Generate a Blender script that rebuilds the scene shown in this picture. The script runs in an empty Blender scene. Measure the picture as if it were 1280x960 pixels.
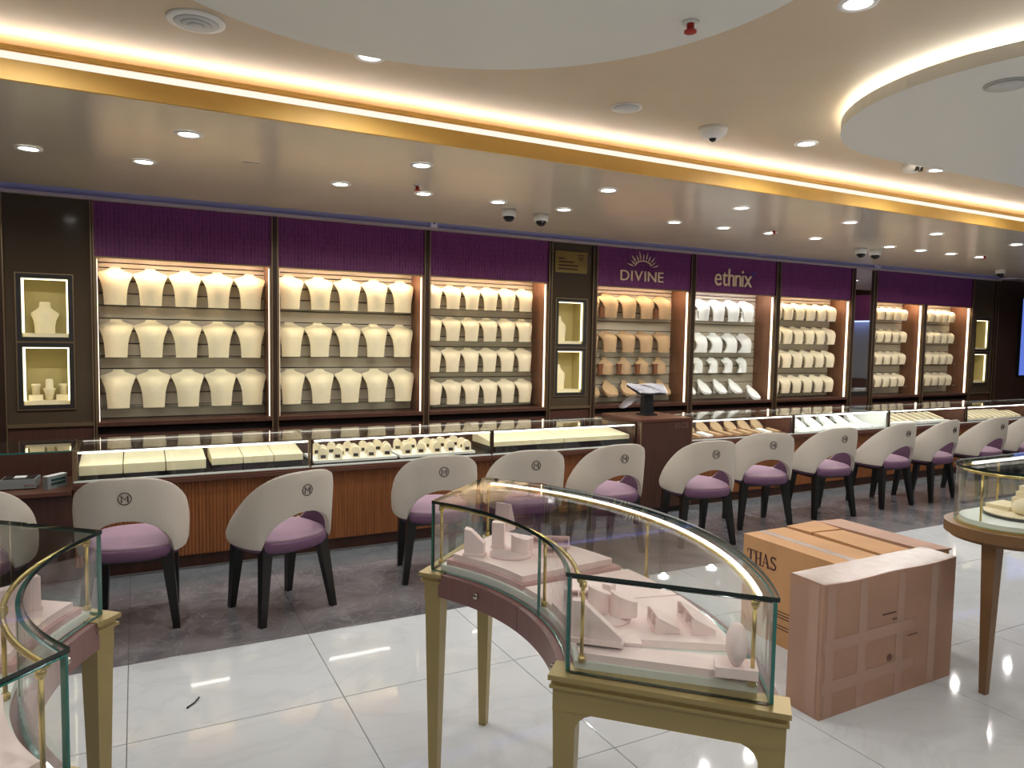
import bpy, math, random
from mathutils import Vector, Matrix
random.seed(7)
S = bpy.context.scene
COL = S.collection
R = math.radians

# ------------------------------------------------------------------ camera
cam_d = bpy.data.cameras.new('camera'); cam = bpy.data.objects.new('camera', cam_d); COL.objects.link(cam)
S.camera = cam
YAW, PITCH, ROLL, FPX = R(27.623), R(-3.718), R(.995), 900.0
fw = Vector((math.sin(YAW)*math.cos(PITCH), math.cos(YAW)*math.cos(PITCH), math.sin(PITCH)))
r0 = Vector((math.cos(YAW), -math.sin(YAW), 0)); u0 = r0.cross(fw)
rt = math.cos(ROLL)*r0 + math.sin(ROLL)*u0; up = -math.sin(ROLL)*r0 + math.cos(ROLL)*u0
cam.matrix_world = Matrix(((rt.x, up.x, -fw.x, 0), (rt.y, up.y, -fw.y, 0), (rt.z, up.z, -fw.z, 1.5), (0, 0, 0, 1)))
cam_d.sensor_width = 36; cam_d.lens = 36*FPX/1280; cam_d.clip_start = .02; cam_d.clip_end = 100

# ------------------------------------------------------------------ world, exposure
W = bpy.data.worlds.new('world'); S.world = W; W.use_nodes = True
W.node_tree.nodes['Background'].inputs[0].default_value = (.9, .85, .8, 1)
W.node_tree.nodes['Background'].inputs[1].default_value = .05
S.view_settings.view_transform = 'Standard'; S.view_settings.look = 'None'
S.view_settings.gamma = 1; S.view_settings.use_curve_mapping = False
S.view_settings.exposure = 1.0
S.cycles.transparent_max_bounces = 40
S.cycles.max_bounces = 8; S.cycles.diffuse_bounces = 4; S.cycles.glossy_bounces = 4
S.cycles.sample_clamp_indirect = 10
# strengths of the room's lamps and of the glow added at the counter backs
P_DOWN, P_COVE, P_DISC, P_BLUE = 15, 2.4, 10.0, .8
P_CASE_TOP, P_CASE_SIDE, P_COUNTER, P_COUNTER_GLOW_BACK, P_NICHE, P_TABLE = 105, 1.7, 4.0, 1.0, 1.8, 3.4
WARM = (1, .80, .56); NEUT = (1, .985, .96); COOL = (.93, .97, 1)

# ------------------------------------------------------------------ materials
def lin(c):
    o = []
    for v in c:
        v /= 255; o.append(v/12.92 if v <= .04045 else ((v+.055)/1.055)**2.4)
    return (*o, 1)
M = {}
def mat(name, col, rough=.5, metal=0, noise=0, scale=8, bump=0, bscale=40, spec=.5, stretch=None, coat=0):
    m = bpy.data.materials.new(name); m.use_nodes = True; nt = m.node_tree; b = nt.nodes['Principled BSDF']
    b.inputs['Base Color'].default_value = lin(col); b.inputs['Roughness'].default_value = rough
    b.inputs['Metallic'].default_value = metal; b.inputs['Specular IOR Level'].default_value = spec
    if coat: b.inputs['Coat Weight'].default_value = coat; b.inputs['Coat Roughness'].default_value = .08
    if noise or bump:
        tc = nt.nodes.new('ShaderNodeTexCoord'); mp = nt.nodes.new('ShaderNodeMapping')
        nt.links.new(tc.outputs['Object'], mp.inputs[0])
        if stretch: mp.inputs['Scale'].default_value = stretch
    if noise:
        n = nt.nodes.new('ShaderNodeTexNoise'); n.inputs['Scale'].default_value = scale; n.inputs['Detail'].default_value = 6
        nt.links.new(mp.outputs[0], n.inputs[0])
        rp = nt.nodes.new('ShaderNodeValToRGB'); c = lin(col)
        rp.color_ramp.elements[0].position = .3; rp.color_ramp.elements[1].position = .7
        rp.color_ramp.elements[0].color = tuple(v*(1-noise) for v in c[:3])+(1,)
        rp.color_ramp.elements[1].color = tuple(min(1, v*(1+noise)) for v in c[:3])+(1,)
        nt.links.new(n.outputs[0], rp.inputs[0]); nt.links.new(rp.outputs[0], b.inputs['Base Color'])
    if bump:
        n2 = nt.nodes.new('ShaderNodeTexNoise'); n2.inputs['Scale'].default_value = bscale; n2.inputs['Detail'].default_value = 4
        nt.links.new(mp.outputs[0], n2.inputs[0])
        bp = nt.nodes.new('ShaderNodeBump'); bp.inputs['Strength'].default_value = bump; bp.inputs['Distance'].default_value = .01
        nt.links.new(n2.outputs[0], bp.inputs['Height']); nt.links.new(bp.outputs[0], b.inputs['Normal'])
    M[name] = m; return m
def emis(name, col, s):
    m = bpy.data.materials.new(name); m.use_nodes = True; nt = m.node_tree
    nt.nodes.remove(nt.nodes['Principled BSDF']); e = nt.nodes.new('ShaderNodeEmission')
    e.inputs[0].default_value = (*col, 1); e.inputs[1].default_value = s
    nt.links.new(e.outputs[0], nt.nodes['Material Output'].inputs[0]); M[name] = m; return m
def glass(name, tint, ior=1.5):
    m = bpy.data.materials.new(name); m.use_nodes = True; nt = m.node_tree
    nt.nodes.remove(nt.nodes['Principled BSDF'])
    t = nt.nodes.new('ShaderNodeBsdfTransparent'); t.inputs[0].default_value = (*tint, 1)
    g = nt.nodes.new('ShaderNodeBsdfGlossy'); g.inputs['Roughness'].default_value = 0
    f = nt.nodes.new('ShaderNodeFresnel'); f.inputs[0].default_value = ior
    mx = nt.nodes.new('ShaderNodeMixShader')
    ge = nt.nodes.new('ShaderNodeNewGeometry'); ma = nt.nodes.new('ShaderNodeMath'); ma.operation = 'MULTIPLY_ADD'   # same index on both faces of the thin pane
    ma.inputs[1].default_value = 1/ior-ior; ma.inputs[2].default_value = ior
    nt.links.new(ge.outputs['Backfacing'], ma.inputs[0]); nt.links.new(ma.outputs[0], f.inputs[0])
    nt.links.new(f.outputs[0], mx.inputs[0]); nt.links.new(t.outputs[0], mx.inputs[1]); nt.links.new(g.outputs[0], mx.inputs[2])
    nt.links.new(mx.outputs[0], nt.nodes['Material Output'].inputs[0]); M[name] = m; return m

mat('ceiling_beige', (214, 196, 170), .45, noise=.03, scale=3)
mat('soffit_gloss', (206, 196, 182), .24, noise=.03, scale=2)
mat('disc_grey', (232, 233, 228), .4)
mat('gold_fascia', (236, 188, 98), .55, metal=0, noise=.06, scale=4)
mat('purple_plain', (92, 34, 88), .5)
mat('wood_dark', (74, 46, 36), .4, noise=.18, scale=3, stretch=(14, 14, 1))
mat('wood_wall', (66, 44, 34), .35, noise=.2, scale=3, stretch=(16, 16, .8))
mat('wood_side', (122, 84, 62), .35, noise=.15, scale=3, stretch=(14, 14, 1))
mat('wood_flute', (140, 86, 48), .35, noise=.2, scale=4, stretch=(12, 12, .7))
mat('wood_front', (146, 88, 50), .38, noise=.14, scale=3, stretch=(14, 14, .8))
mat('wood_desk', (92, 58, 44), .35, noise=.16, scale=3, stretch=(1, 10, 10))
mat('post_bronze', (66, 50, 40), .3, metal=.4)
mat('bronze_edge', (150, 128, 98), .3, metal=.7)
mat('dark_glass', (78, 66, 52), .1, spec=.5)
mat('black_gap', (26, 21, 18), .6)
mat('trim_light', (200, 184, 156), .35, metal=.3)
mat('cove_wall', (190, 190, 200), .6)
mat('slat_board', (190, 178, 156), .42, noise=.05, scale=5)
mat('velvet_cream', (238, 226, 188), .75, noise=.03, scale=20)
mat('velvet_ivory', (236, 222, 188), .75, noise=.03, scale=20)
mat('velvet_tan', (190, 158, 118), .7, noise=.06, scale=14)
mat('velvet_white', (242, 242, 234), .65)
mat('stand_brown', (120, 74, 44), .45)
mat('chrome', (200, 196, 188), .2, metal=1)
mat('shell_leather', (192, 184, 172), .5, bump=.08, bscale=160, noise=.03, scale=6)
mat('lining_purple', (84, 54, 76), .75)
mat('seat_side_shaded', (104, 72, 100), .75)
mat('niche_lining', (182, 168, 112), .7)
mat('seat_top_lit', (150, 122, 138), .7, noise=.06, scale=10, bump=.1, bscale=60)  # seat top pinker and lighter, the light on it put into the colour
mat('leg_black', (16, 18, 17), .35)
mat('emblem_dark', (66, 52, 46), .5)
mat('gold_paint', (164, 146, 98), .36, metal=.4, noise=.04, scale=5)
mat('gold_rail', (214, 190, 118), .25, metal=.8)
mat('mauve_apron', (122, 84, 80), .42, noise=.1, scale=6, stretch=(8, 8, 1))
mat('wood_rim', (128, 96, 64), .38, metal=.2, noise=.1, scale=4)
mat('pink_suede', (250, 229, 225), .8, noise=.02, scale=30)
mat('pink_edge', (206, 166, 164), .85)
mat('base_white', (226, 232, 224), .5)
mat('cardboard_tan', (188, 142, 96), .75, noise=.06, scale=6)
mat('cardboard_rose', (172, 134, 112), .62, noise=.08, scale=5)
mat('tape_clear', (176, 140, 120), .25, spec=.6)
mat('tape_grey', (178, 160, 148), .25, spec=.6, noise=.08, scale=20)
mat('print_dark', (70, 34, 34), .7)
mat('letter_brown', (104, 78, 66), .5)
mat('print_brown', (104, 70, 60), .7)
mat('cardboard_shade', (90, 58, 36), .9)
mat('plastic_white', (240, 239, 236), .4)
mat('plastic_black', (12, 12, 13), .15)
mat('sprinkler_red', (180, 36, 24), .4)
mat('vent_grey', (206, 207, 206), .5)
mat('device_grey', (150, 158, 156), .3, metal=.3)
mat('device_dark', (50, 46, 44), .25)
mat('device_green', (38, 66, 66), .3)
mat('monitor_black', (26, 27, 30), .35)
mat('plaque_gold', (150, 128, 72), .3, metal=.5)
mat('sign_face', (252, 226, 190), .3)
mat('sign_blue', (70, 90, 190), .4)
mat('mirror', (235, 238, 240), .01, metal=1)
mat('black_edge', (26, 30, 28), .2)
mat('grey_panel', (150, 150, 152), .4)
mat('glass_edge', (44, 118, 108), .12, spec=.7)
mat('glass_edge_dark', (12, 34, 30), .1, spec=.7)
glass('glass_clear', (.985, .995, .99), 1.56); glass('glass_shelf', (.93, .96, .93))
glass('glass_counter', (.97, .985, .98), 1.6)
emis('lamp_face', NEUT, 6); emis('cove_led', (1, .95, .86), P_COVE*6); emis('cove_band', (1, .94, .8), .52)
emis('disc_led', (1, .93, .8), P_DISC); emis('blue_led', (.36, .38, 1.0), P_BLUE)
emis('case_led_top', WARM, P_CASE_TOP); emis('case_led_white', NEUT, P_CASE_TOP*.9); emis('case_led_side', (1, .82, .6), P_CASE_SIDE)
emis('counter_led', (1, .93, .82), P_COUNTER); emis('counter_led_white', (.95, 1, 1), P_COUNTER*1.3)
emis('counter_glow_back', (1, .92, .8), P_COUNTER_GLOW_BACK)
emis('niche_led', (1, .9, .55), P_NICHE); emis('table_led', (1, .94, .84), P_TABLE); emis('screen_blue', (.10, .16, .55), .62)
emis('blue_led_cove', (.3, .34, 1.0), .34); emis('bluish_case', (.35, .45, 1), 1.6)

# purple panel with pressed elongated cells
m = M['purple_plain']; nt = m.node_tree; b = nt.nodes['Principled BSDF']
tc = nt.nodes.new('ShaderNodeTexCoord'); mp = nt.nodes.new('ShaderNodeMapping'); mp.inputs['Rotation'].default_value = (R(90), 0, R(0))
br = nt.nodes.new('ShaderNodeTexBrick'); br.inputs['Scale'].default_value = 1; br.inputs['Brick Width'].default_value = .1
br.inputs['Row Height'].default_value = .028; br.inputs['Mortar Size'].default_value = .003
br.inputs['Color1'].default_value = lin((116, 46, 106)); br.inputs['Color2'].default_value = lin((98, 34, 92)); br.inputs['Mortar'].default_value = lin((134, 62, 122))
sx = nt.nodes.new('ShaderNodeSeparateXYZ'); cb = nt.nodes.new('ShaderNodeCombineXYZ')
nt.links.new(tc.outputs['Object'], sx.inputs[0]); nt.links.new(sx.outputs['Z'], cb.inputs['X']); nt.links.new(sx.outputs['X'], cb.inputs['Y'])
nt.links.new(cb.outputs[0], br.inputs['Vector']); nt.links.new(br.outputs[0], b.inputs['Base Color'])
bp = nt.nodes.new('ShaderNodeBump'); bp.inputs['Strength'].default_value = .5; bp.inputs['Distance'].default_value = .004
nt.links.new(br.outputs['Fac'], bp.inputs['Height']); nt.links.new(bp.outputs[0], b.inputs['Normal'])

# stone floors: marble clouds in world space
def stone(name, ca, cb_, vein, rough, scale, vs):
    m = bpy.data.materials.new(name); m.use_nodes = True; nt = m.node_tree; b = nt.nodes['Principled BSDF']
    g = nt.nodes.new('ShaderNodeNewGeometry')
    n = nt.nodes.new('ShaderNodeTexNoise'); n.inputs['Scale'].default_value = scale; n.inputs['Detail'].default_value = 8; n.inputs['Distortion'].default_value = .6
    nt.links.new(g.outputs['Position'], n.inputs[0])
    rp = nt.nodes.new('ShaderNodeValToRGB'); rp.color_ramp.elements[0].position = .32; rp.color_ramp.elements[1].position = .68
    rp.color_ramp.elements[0].color = lin(ca); rp.color_ramp.elements[1].color = lin(cb_)
    nt.links.new(n.outputs[0], rp.inputs[0])
    n2 = nt.nodes.new('ShaderNodeTexNoise'); n2.inputs['Scale'].default_value = vs; n2.inputs['Detail'].default_value = 5; n2.inputs['Distortion'].default_value = 2.5
    nt.links.new(g.outputs['Position'], n2.inputs[0])
    r2 = nt.nodes.new('ShaderNodeValToRGB'); e = r2.color_ramp.elements
    e[0].position = .47; e[0].color = (0, 0, 0, 1); e[1].position = .5; e[1].color = (1, 1, 1, 1)
    e.new(.53).color = (0, 0, 0, 1)
    nt.links.new(n2.outputs[0], r2.inputs[0])
    mx = nt.nodes.new('ShaderNodeMix'); mx.data_type = 'RGBA'; mx.inputs[7].default_value = lin(vein)
    ml = nt.nodes.new('ShaderNodeMath'); ml.operation = 'MULTIPLY'; ml.inputs[1].default_value = .35
    nt.links.new(r2.outputs[0], ml.inputs[0]); nt.links.new(ml.outputs[0], mx.inputs[0]); nt.links.new(rp.outputs[0], mx.inputs[6])
    nt.links.new(mx.outputs[2], b.inputs['Base Color']); b.inputs['Roughness'].default_value = rough
    M[name] = m
stone('tile_white', (188, 191, 193), (199, 202, 204), (180, 182, 183), .045, .9, 1.1)
stone('tile_grey', (88, 87, 91), (120, 116, 118), (150, 146, 146), .12, 3.2, 4)
stone('tile_border', (84, 88, 92), (104, 106, 108), (120, 120, 120), .12, 4, 5)
mat('grout', (120, 116, 112), .7)

# ------------------------------------------------------------------ mesh helpers
class MB:
    def __init__(s): s.v = []; s.f = []; s.m = []; s.sm = []
    def add(s, vs, fs, mi=0, smooth=False):
        n = len(s.v); s.v += [tuple(v) for v in vs]
        for k, f in enumerate(fs):
            s.f.append(tuple(i+n for i in f)); s.m.append(mi[k] if isinstance(mi, (list, tuple)) else mi); s.sm.append(smooth)
        return s
    def box(s, x0, x1, y0, y1, z0, z1, mi=0):
        return s.add([(x0, y0, z0), (x1, y0, z0), (x1, y1, z0), (x0, y1, z0), (x0, y0, z1), (x1, y0, z1), (x1, y1, z1), (x0, y1, z1)],
                     [(3, 2, 1, 0), (4, 5, 6, 7), (0, 1, 5, 4), (1, 2, 6, 5), (2, 3, 7, 6), (3, 0, 4, 7)], mi)
    def frustum(s, x, y, z0, z1, a0, b0, a1, b1, dx=0, dy=0, mi=0):
        P = []
        for z, a, b, ox, oy in ((z0, a0, b0, dx, dy), (z1, a1, b1, 0, 0)):
            P += [(x+ox-a, y+oy-b, z), (x+ox+a, y+oy-b, z), (x+ox+a, y+oy+b, z), (x+ox-a, y+oy+b, z)]
        return s.add(P, [(3, 2, 1, 0), (4, 5, 6, 7), (0, 1, 5, 4), (1, 2, 6, 5), (2, 3, 7, 6), (3, 0, 4, 7)], mi)
    def prism(s, poly, z0, z1, mside=0, mcap=0, smooth=False):
        n = len(poly)
        a = sum(poly[i][0]*poly[(i+1) % n][1]-poly[(i+1) % n][0]*poly[i][1] for i in range(n))
        if a < 0: poly = poly[::-1]
        s.add([(x, y, z0) for x, y in poly]+[(x, y, z1) for x, y in poly],
              [tuple(range(n-1, -1, -1)), tuple(range(n, 2*n))]+[(i, (i+1) % n, n+(i+1) % n, n+i) for i in range(n)],
              [mcap, mcap]+[mside]*n)
        return s
    def xprism(s, poly, x0, x1, mi=0):     # polygon in (y,z) pushed along x
        n = len(poly)
        s.add([(x0, y, z) for y, z in poly]+[(x1, y, z) for y, z in poly],
              [tuple(range(n-1, -1, -1)), tuple(range(n, 2*n))]+[(i, (i+1) % n, n+(i+1) % n, n+i) for i in range(n)], mi)
        return s
    def yprism(s, poly, y0, y1, mi=0):     # polygon in (x,z) pushed along y
        n = len(poly)
        s.add([(x, y0, z) for x, z in poly]+[(x, y1, z) for x, z in poly],
              [tuple(range(n)), tuple(range(2*n-1, n-1, -1))]+[((i+1) % n, i, n+i, n+(i+1) % n) for i in range(n)], mi)
        return s
    def lathe(s, prof, cx=0, cy=0, n=20, mi=0, sx=1, sy=1, caps=True):
        V = []; F = []
        for r, z in prof:
            for k in range(n):
                a = 2*math.pi*k/n; V.append((cx+sx*r*math.cos(a), cy+sy*r*math.sin(a), z))
        for i in range(len(prof)-1):
            for k in range(n): F.append((i*n+k, i*n+(k+1) % n, (i+1)*n+(k+1) % n, (i+1)*n+k))
        if caps: F.append(tuple(range(n-1, -1, -1))); F.append(tuple((len(prof)-1)*n+k for k in range(n)))
        return s.add(V, F, mi, True)
    def tube(s, pts, r, n=8, mi=0, closed=False):
        P = [Vector(p) for p in pts]; V = []; F = []; L = len(P)
        for i, p in enumerate(P):
            a = P[(i-1) % L] if (closed or i > 0) else p; c = P[(i+1) % L] if (closed or i < L-1) else p
            d = (c-a).normalized(); h = Vector((0, 0, 1)) if abs(d.z) < .9 else Vector((1, 0, 0))
            u = d.cross(h).normalized(); w = u.cross(d)
            for k in range(n):
                t = 2*math.pi*k/n; V.append(p+r*(math.cos(t)*u+math.sin(t)*w))
        for i in range(L if closed else L-1):
            j = (i+1) % L
            for k in range(n): F.append((i*n+k, i*n+(k+1) % n, j*n+(k+1) % n, j*n+k))
        if not closed: F.append(tuple(range(n-1, -1, -1))); F.append(tuple((L-1)*n+k for k in range(n)))
        return s.add(V, F, mi, True)
    def grid(s, rows, mi=0, flip=False, smooth=True):
        m_ = len(rows[0]); V = [p for r in rows for p in r]; F = []
        for i in range(len(rows)-1):
            for j in range(m_-1):
                q = (i*m_+j, i*m_+j+1, (i+1)*m_+j+1, (i+1)*m_+j); F.append(q[::-1] if flip else q)
        return s.add(V, F, mi, smooth)
    def wall(s, path, z0, z1, th, mf=0, me=1):  # upright sheet along a path; faces mf, edges me
        n = len(path); A = []; B = []
        for i, p in enumerate(path):
            a = path[max(i-1, 0)]; c = path[min(i+1, n-1)]
            dx, dy = c[0]-a[0], c[1]-a[1]; L = math.hypot(dx, dy); nx, ny = -dy/L*th/2, dx/L*th/2
            A.append((p[0]+nx, p[1]+ny)); B.append((p[0]-nx, p[1]-ny))
        V = [(x, y, z0) for x, y in A]+[(x, y, z1) for x, y in A]+[(x, y, z0) for x, y in B]+[(x, y, z1) for x, y in B]
        F = []; mi = []
        for i in range(n-1):
            F += [(i+1, i, n+i, n+i+1), (2*n+i, 2*n+i+1, 3*n+i+1, 3*n+i), (n+i, 3*n+i, 3*n+i+1, n+i+1), (i, i+1, 2*n+i+1, 2*n+i)]; mi += [mf, mf, me, me]
        F += [(0, 2*n, 3*n, n), (n-1, 2*n-1, 4*n-1, 3*n-1)]; mi += [me, me]
        return s.add(V, F, mi)
    def mesh(s, name, mats, auto=False):
        me = bpy.data.meshes.new(name); me.from_pydata(s.v, [], s.f)
        for q in (mats if isinstance(mats, (list, tuple)) else [mats]): me.materials.append(M[q])
        me.polygons.foreach_set('material_index', s.m); me.polygons.foreach_set('use_smooth', s.sm); me.update()
        return me
    def build(s, name, mats, parent=None, loc=(0, 0, 0), rz=0):
        return link(name, s.mesh(name, mats), parent, loc, rz)
def link(name, me, parent=None, loc=(0, 0, 0), rz=0):
    o = bpy.data.objects.new(name, me); COL.objects.link(o); o.location = loc; o.rotation_euler.z = rz
    if parent: o.parent = parent
    return o
def tag(o, label=None, cat=None, group=None, kind=None):
    if label: o['label'] = label
    if cat: o['category'] = cat
    if group: o['group'] = group
    if kind: o['kind'] = kind
    return o
def empty(name, loc=(0, 0, 0), rz=0, label=None, cat=None, group=None):
    o = bpy.data.objects.new(name, None); COL.objects.link(o); o.location = loc; o.rotation_euler.z = rz; o.empty_display_size = .05
    return tag(o, label, cat, group)
def copy_tree(o, parent=None):
    c = o.copy(); COL.objects.link(c)
    if parent: c.parent = parent
    for ch in list(o.children): copy_tree(ch, c)
    return c
def struct(name, mb, mats, parent=None):
    o = mb.build(name, mats, parent)
    if not parent: o['kind'] = 'structure'
    return o
ORD = ['first', 'second', 'third', 'fourth', 'fifth', 'sixth', 'seventh', 'eighth', 'ninth', 'tenth', 'eleventh', 'twelfth', 'thirteenth', 'fourteenth', 'fifteenth', 'sixteenth', 'seventeenth', 'eighteenth']
def text_mesh(s, size, ext, mname, font_shear=0):
    cu = bpy.data.curves.new('t', 'FONT'); cu.body = s; cu.size = size; cu.extrude = ext; cu.shear = font_shear
    o = bpy.data.objects.new('t', cu); COL.objects.link(o)
    dg = bpy.context.evaluated_depsgraph_get(); me = bpy.data.meshes.new_from_object(o.evaluated_get(dg))
    bpy.data.objects.remove(o); bpy.data.curves.remove(cu)
    me.materials.clear(); me.materials.append(M[mname]); return me

# ------------------------------------------------------------------ the room shell
X0, X1, YB, YE, YW, ZC = -3.0, 13.0, -4.0, 3.58, 6.3, 2.70
fl = struct('floor', MB().box(X0, X1, YB, 6.7, -.05, -.004), 'grout')
T = .795; g = .0025
tile_meshes = {}
def tile(x0, x1, y0, y1, mname, g=.0016):
    w, d = round(x1-x0, 3), round(y1-y0, 3); k = (w, d, mname)
    if k not in tile_meshes:
        tile_meshes[k] = MB().add([(g, g, -.03), (w-g, g, -.03), (w-g, d-g, -.03), (g, d-g, -.03), (g, g, -.001), (w-g, g, -.001), (w-g, d-g, -.001), (g, d-g, -.001),
                                   (g+.002, g+.002, 0), (w-g-.002, g+.002, 0), (w-g-.002, d-g-.002, 0), (g+.002, d-g-.002, 0)],
                                  [(3, 2, 1, 0), (0, 1, 5, 4), (1, 2, 6, 5), (2, 3, 7, 6), (3, 0, 4, 7), (4, 5, 9, 8), (5, 6, 10, 9), (6, 7, 11, 10), (7, 4, 8, 11), (8, 9, 10, 11)]).mesh('tile', mname)
    link('tile', tile_meshes[k], fl, (x0, y0, 0))
xs = [1.54+T*k for k in range(-6, 15)]; xs = [X0]+[x for x in xs if X0+.05 < x < X1-.05]+[X1]
ys = [2.878-.798*k for k in range(0, 9)]; ys = sorted([y for y in ys if y > YB+.05]+[YB, YE])
for i in range(len(xs)-1):
    for j in range(len(ys)-1): tile(xs[i], xs[i+1], ys[j], ys[j+1], 'tile_white')
    tile(xs[i], xs[i+1], YE, 4.56, 'tile_grey', .0006); tile(xs[i], xs[i+1], 4.56, 4.94, 'tile_border', .0006)
struct('wall_back', MB().box(X0, X1, 6.64, 6.7, 0, 2.8), 'wood_wall')
struct('wall_left', MB().box(X0-.06, X0, YB, 6.7, 0, 2.8), 'wood_wall')
struct('wall_right', MB().box(X1, X1+.06, YB, 6.7, 0, 2.8), 'wood_wall')
struct('wall_front', MB().box(X0, X1, YB-.06, YB, 0, 2.8), 'wood_wall')
# upper ceiling, soffit over the counters, gold cove fascia
c_ = struct('ceiling', MB().box(X0, X1, YB, 6.7, ZC, 2.8), 'ceiling_beige')
sf = struct('ceiling_soffit', MB().box(X0, X1, YE+.02, 6.05, 2.5, 2.53), 'soffit_gloss')
fa = struct('trim_1', MB().box(X0, X1, YE, YE+.02, 2.5, 2.582).box(X0, X1, YE+.02, YE+.12, 2.53, 2.535), 'gold_fascia')
fa['label'] = 'gold cove fascia along the edge of the lowered ceiling'
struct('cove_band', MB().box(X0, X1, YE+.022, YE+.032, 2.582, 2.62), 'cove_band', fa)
struct('cove_lip', MB().box(X0, X1, YE, YE+.012, 2.622, 2.640).box(X0, X1, YE+.012, YE+.14, 2.618, 2.624), 'gold_fascia', fa)
struct('cove_led', MB().box(X0, X1, YE+.014, YE+.028, 2.6345, 2.6415), 'cove_led', fa)
struct('cove_back', MB().box(X0, X1, 3.86, 3.9, 2.53, ZC), 'ceiling_beige', fa)
# blue cove above the wall units
bc = struct('trim_2', MB().box(X0, 11.55, YW, YW+.03, 2.492, ZC), 'cove_wall'); bc['label'] = 'pale cove board washed with blue light'
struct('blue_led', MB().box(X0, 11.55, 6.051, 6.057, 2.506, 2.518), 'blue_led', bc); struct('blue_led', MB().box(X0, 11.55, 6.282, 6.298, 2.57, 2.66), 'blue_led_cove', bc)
struct('trim_3', MB().box(X0, 11.55, YW-.045, YW+.03, 2.464, 2.490), 'trim_light')
# dropped ceiling discs
def ring(cx0, cx1, cy, r, n=40):
    P = [(cx1+r*math.sin(math.pi*k/n), cy-r*math.cos(math.pi*k/n)) for k in range(n+1)]
    P += [(cx0-r*math.sin(math.pi*k/n), cy+r*math.cos(math.pi*k/n)) for k in range(n+1)]
    out = []
    for p in P:
        if not out or math.hypot(p[0]-out[-1][0], p[1]-out[-1][1]) > 1e-5: out.append(p)
    if math.hypot(out[0][0]-out[-1][0], out[0][1]-out[-1][1]) < 1e-5: out.pop()
    return out
d1 = struct('ceiling_disc', MB().prism(ring(.8, .8, 1.78, 1.1), 2.6, 2.66).prism(ring(.8, .8, 1.78, .6), 2.66, ZC), 'disc_grey'); d1['label'] = 'round grey dropped ceiling disc over the crescent display tables'
d2 = struct('ceiling_disc', MB().prism(ring(3.92, 6.2, 1.9, .96), 2.6, 2.66).prism(ring(3.92, 6.2, 1.9, .6), 2.66, ZC), 'disc_grey'); d2['label'] = 'long round-ended grey dropped ceiling panel with a light halo'
hb = MB(); hb.tube([(x, y, 2.67) for x, y in ring(3.92, 6.2, 1.9, .91)], .008, 6, closed=True); struct('halo_led', hb, 'disc_led', d2)

# ------------------------------------------------------------------ ceiling fittings
def downlight():
    o = empty('downlight')
    MB().lathe([(.047, -.002), (.05, -.006), (.066, -.006), (.07, -.0005)], n=24, caps=False).build('rim', 'plastic_white', o)
    MB().lathe([(.047, -.003), (.047, 0)], n=20).build('lamp', 'lamp_face', o)
    ld = bpy.data.lights.new('downlight_beam', 'SPOT'); ld.energy = P_DOWN; ld.color = NEUT; ld.spot_size = R(165); ld.spot_blend = .5; ld.shadow_soft_size = .022
    lo = bpy.data.objects.new('beam', ld); COL.objects.link(lo); lo.parent = o; lo.location = (0, 0, -.008)
    return o
dl = downlight(); dl_used = [False]
def put_dl(x, y, z, label):
    o = copy_tree(dl) if dl_used[0] else dl; dl_used[0] = True
    o.location = (x, y, z-.0005); tag(o, label, 'downlight', 'recessed ceiling downlights'); return o
rowA = [.255, 1.505, 2.835, 4.05, 5.27, 6.43, 7.72, 9.0, 10.2]
rowB = [-1.1, -.51, .06, 1.227, 1.815, 2.4, 2.973, 4.074, 4.63, 5.2, 5.81, 6.91, 7.43, 7.96, 8.5, 9.6, 10.2]
for i, x in enumerate(rowA): put_dl(x, 4.07, 2.5, f'lit downlight, {ORD[i]} from left in soffit row nearer the gold fascia')
for i, x in enumerate(rowB): put_dl(x, 4.86, 2.5, f'lit downlight, {ORD[i]} from left in soffit row nearer the wall cases')
for i, x in enumerate([-.44, .916, 3.613, 4.9, 6.24]): put_dl(x, 3.12, ZC, f'lit downlight, {ORD[i]} from left on beige ceiling just before the gold cove')
put_dl(2.279, 1.77, ZC, 'lit downlight between the two grey ceiling discs')
for i, (x, y) in enumerate([(-1.6, 1.2), (-1.6, -.8), (.2, -1.2), (2.2, -1), (4.2, -1), (2.5, .2), (6.5, -1), (-.8, .2), (8.5, .5), (9.5, 2.8), (.8, -2.8), (4, -2.8), (.9, .1), (4.4, .3), (6.2, .3), (7.8, 2.2)]):  # lamps out of view, several added to brighten the chair backs
    put_dl(x, y, ZC, f'unseen lit downlight on the beige ceiling behind the viewer, {ORD[i]} of that set')
for (x, y, z, r, lab) in [(2.274, 3.12, ZC, .08, 'round white ceiling speaker near gold cove'), (.30, 3.0, 2.6, .0, None), (3.27, 1.80, 2.6, .085, 'grey round air diffuser in the long ceiling panel')]:
    if not lab: continue
    o = empty('ceiling_speaker' if 'speaker' in lab else 'air_diffuser', (x, y, z), 0, lab, 'speaker' if 'speaker' in lab else 'air vent')
    MB().lathe([(r, -.006), (r, -.0005)], n=32).build('rim', 'plastic_white' if 'speaker' in lab else 'vent_grey', o)
    MB().lathe([(r*.82, -.012), (r*.86, -.006)], n=32).build('grille', 'vent_grey', o)
o = empty('air_diffuser', (.226, 3.115, ZC), 0, 'round white air diffuser beside the grey ceiling disc', 'air vent')
MB().lathe([(.09, -.012), (.105, -.008), (.108, -.0005)], n=32).build('rim', 'plastic_white', o)
for r, z in ((.082, -.016), (.056, -.02), (.03, -.024)): MB().lathe([(r-.006, z), (r, z+.004)], n=28).build('ring', 'vent_grey', o)
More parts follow.
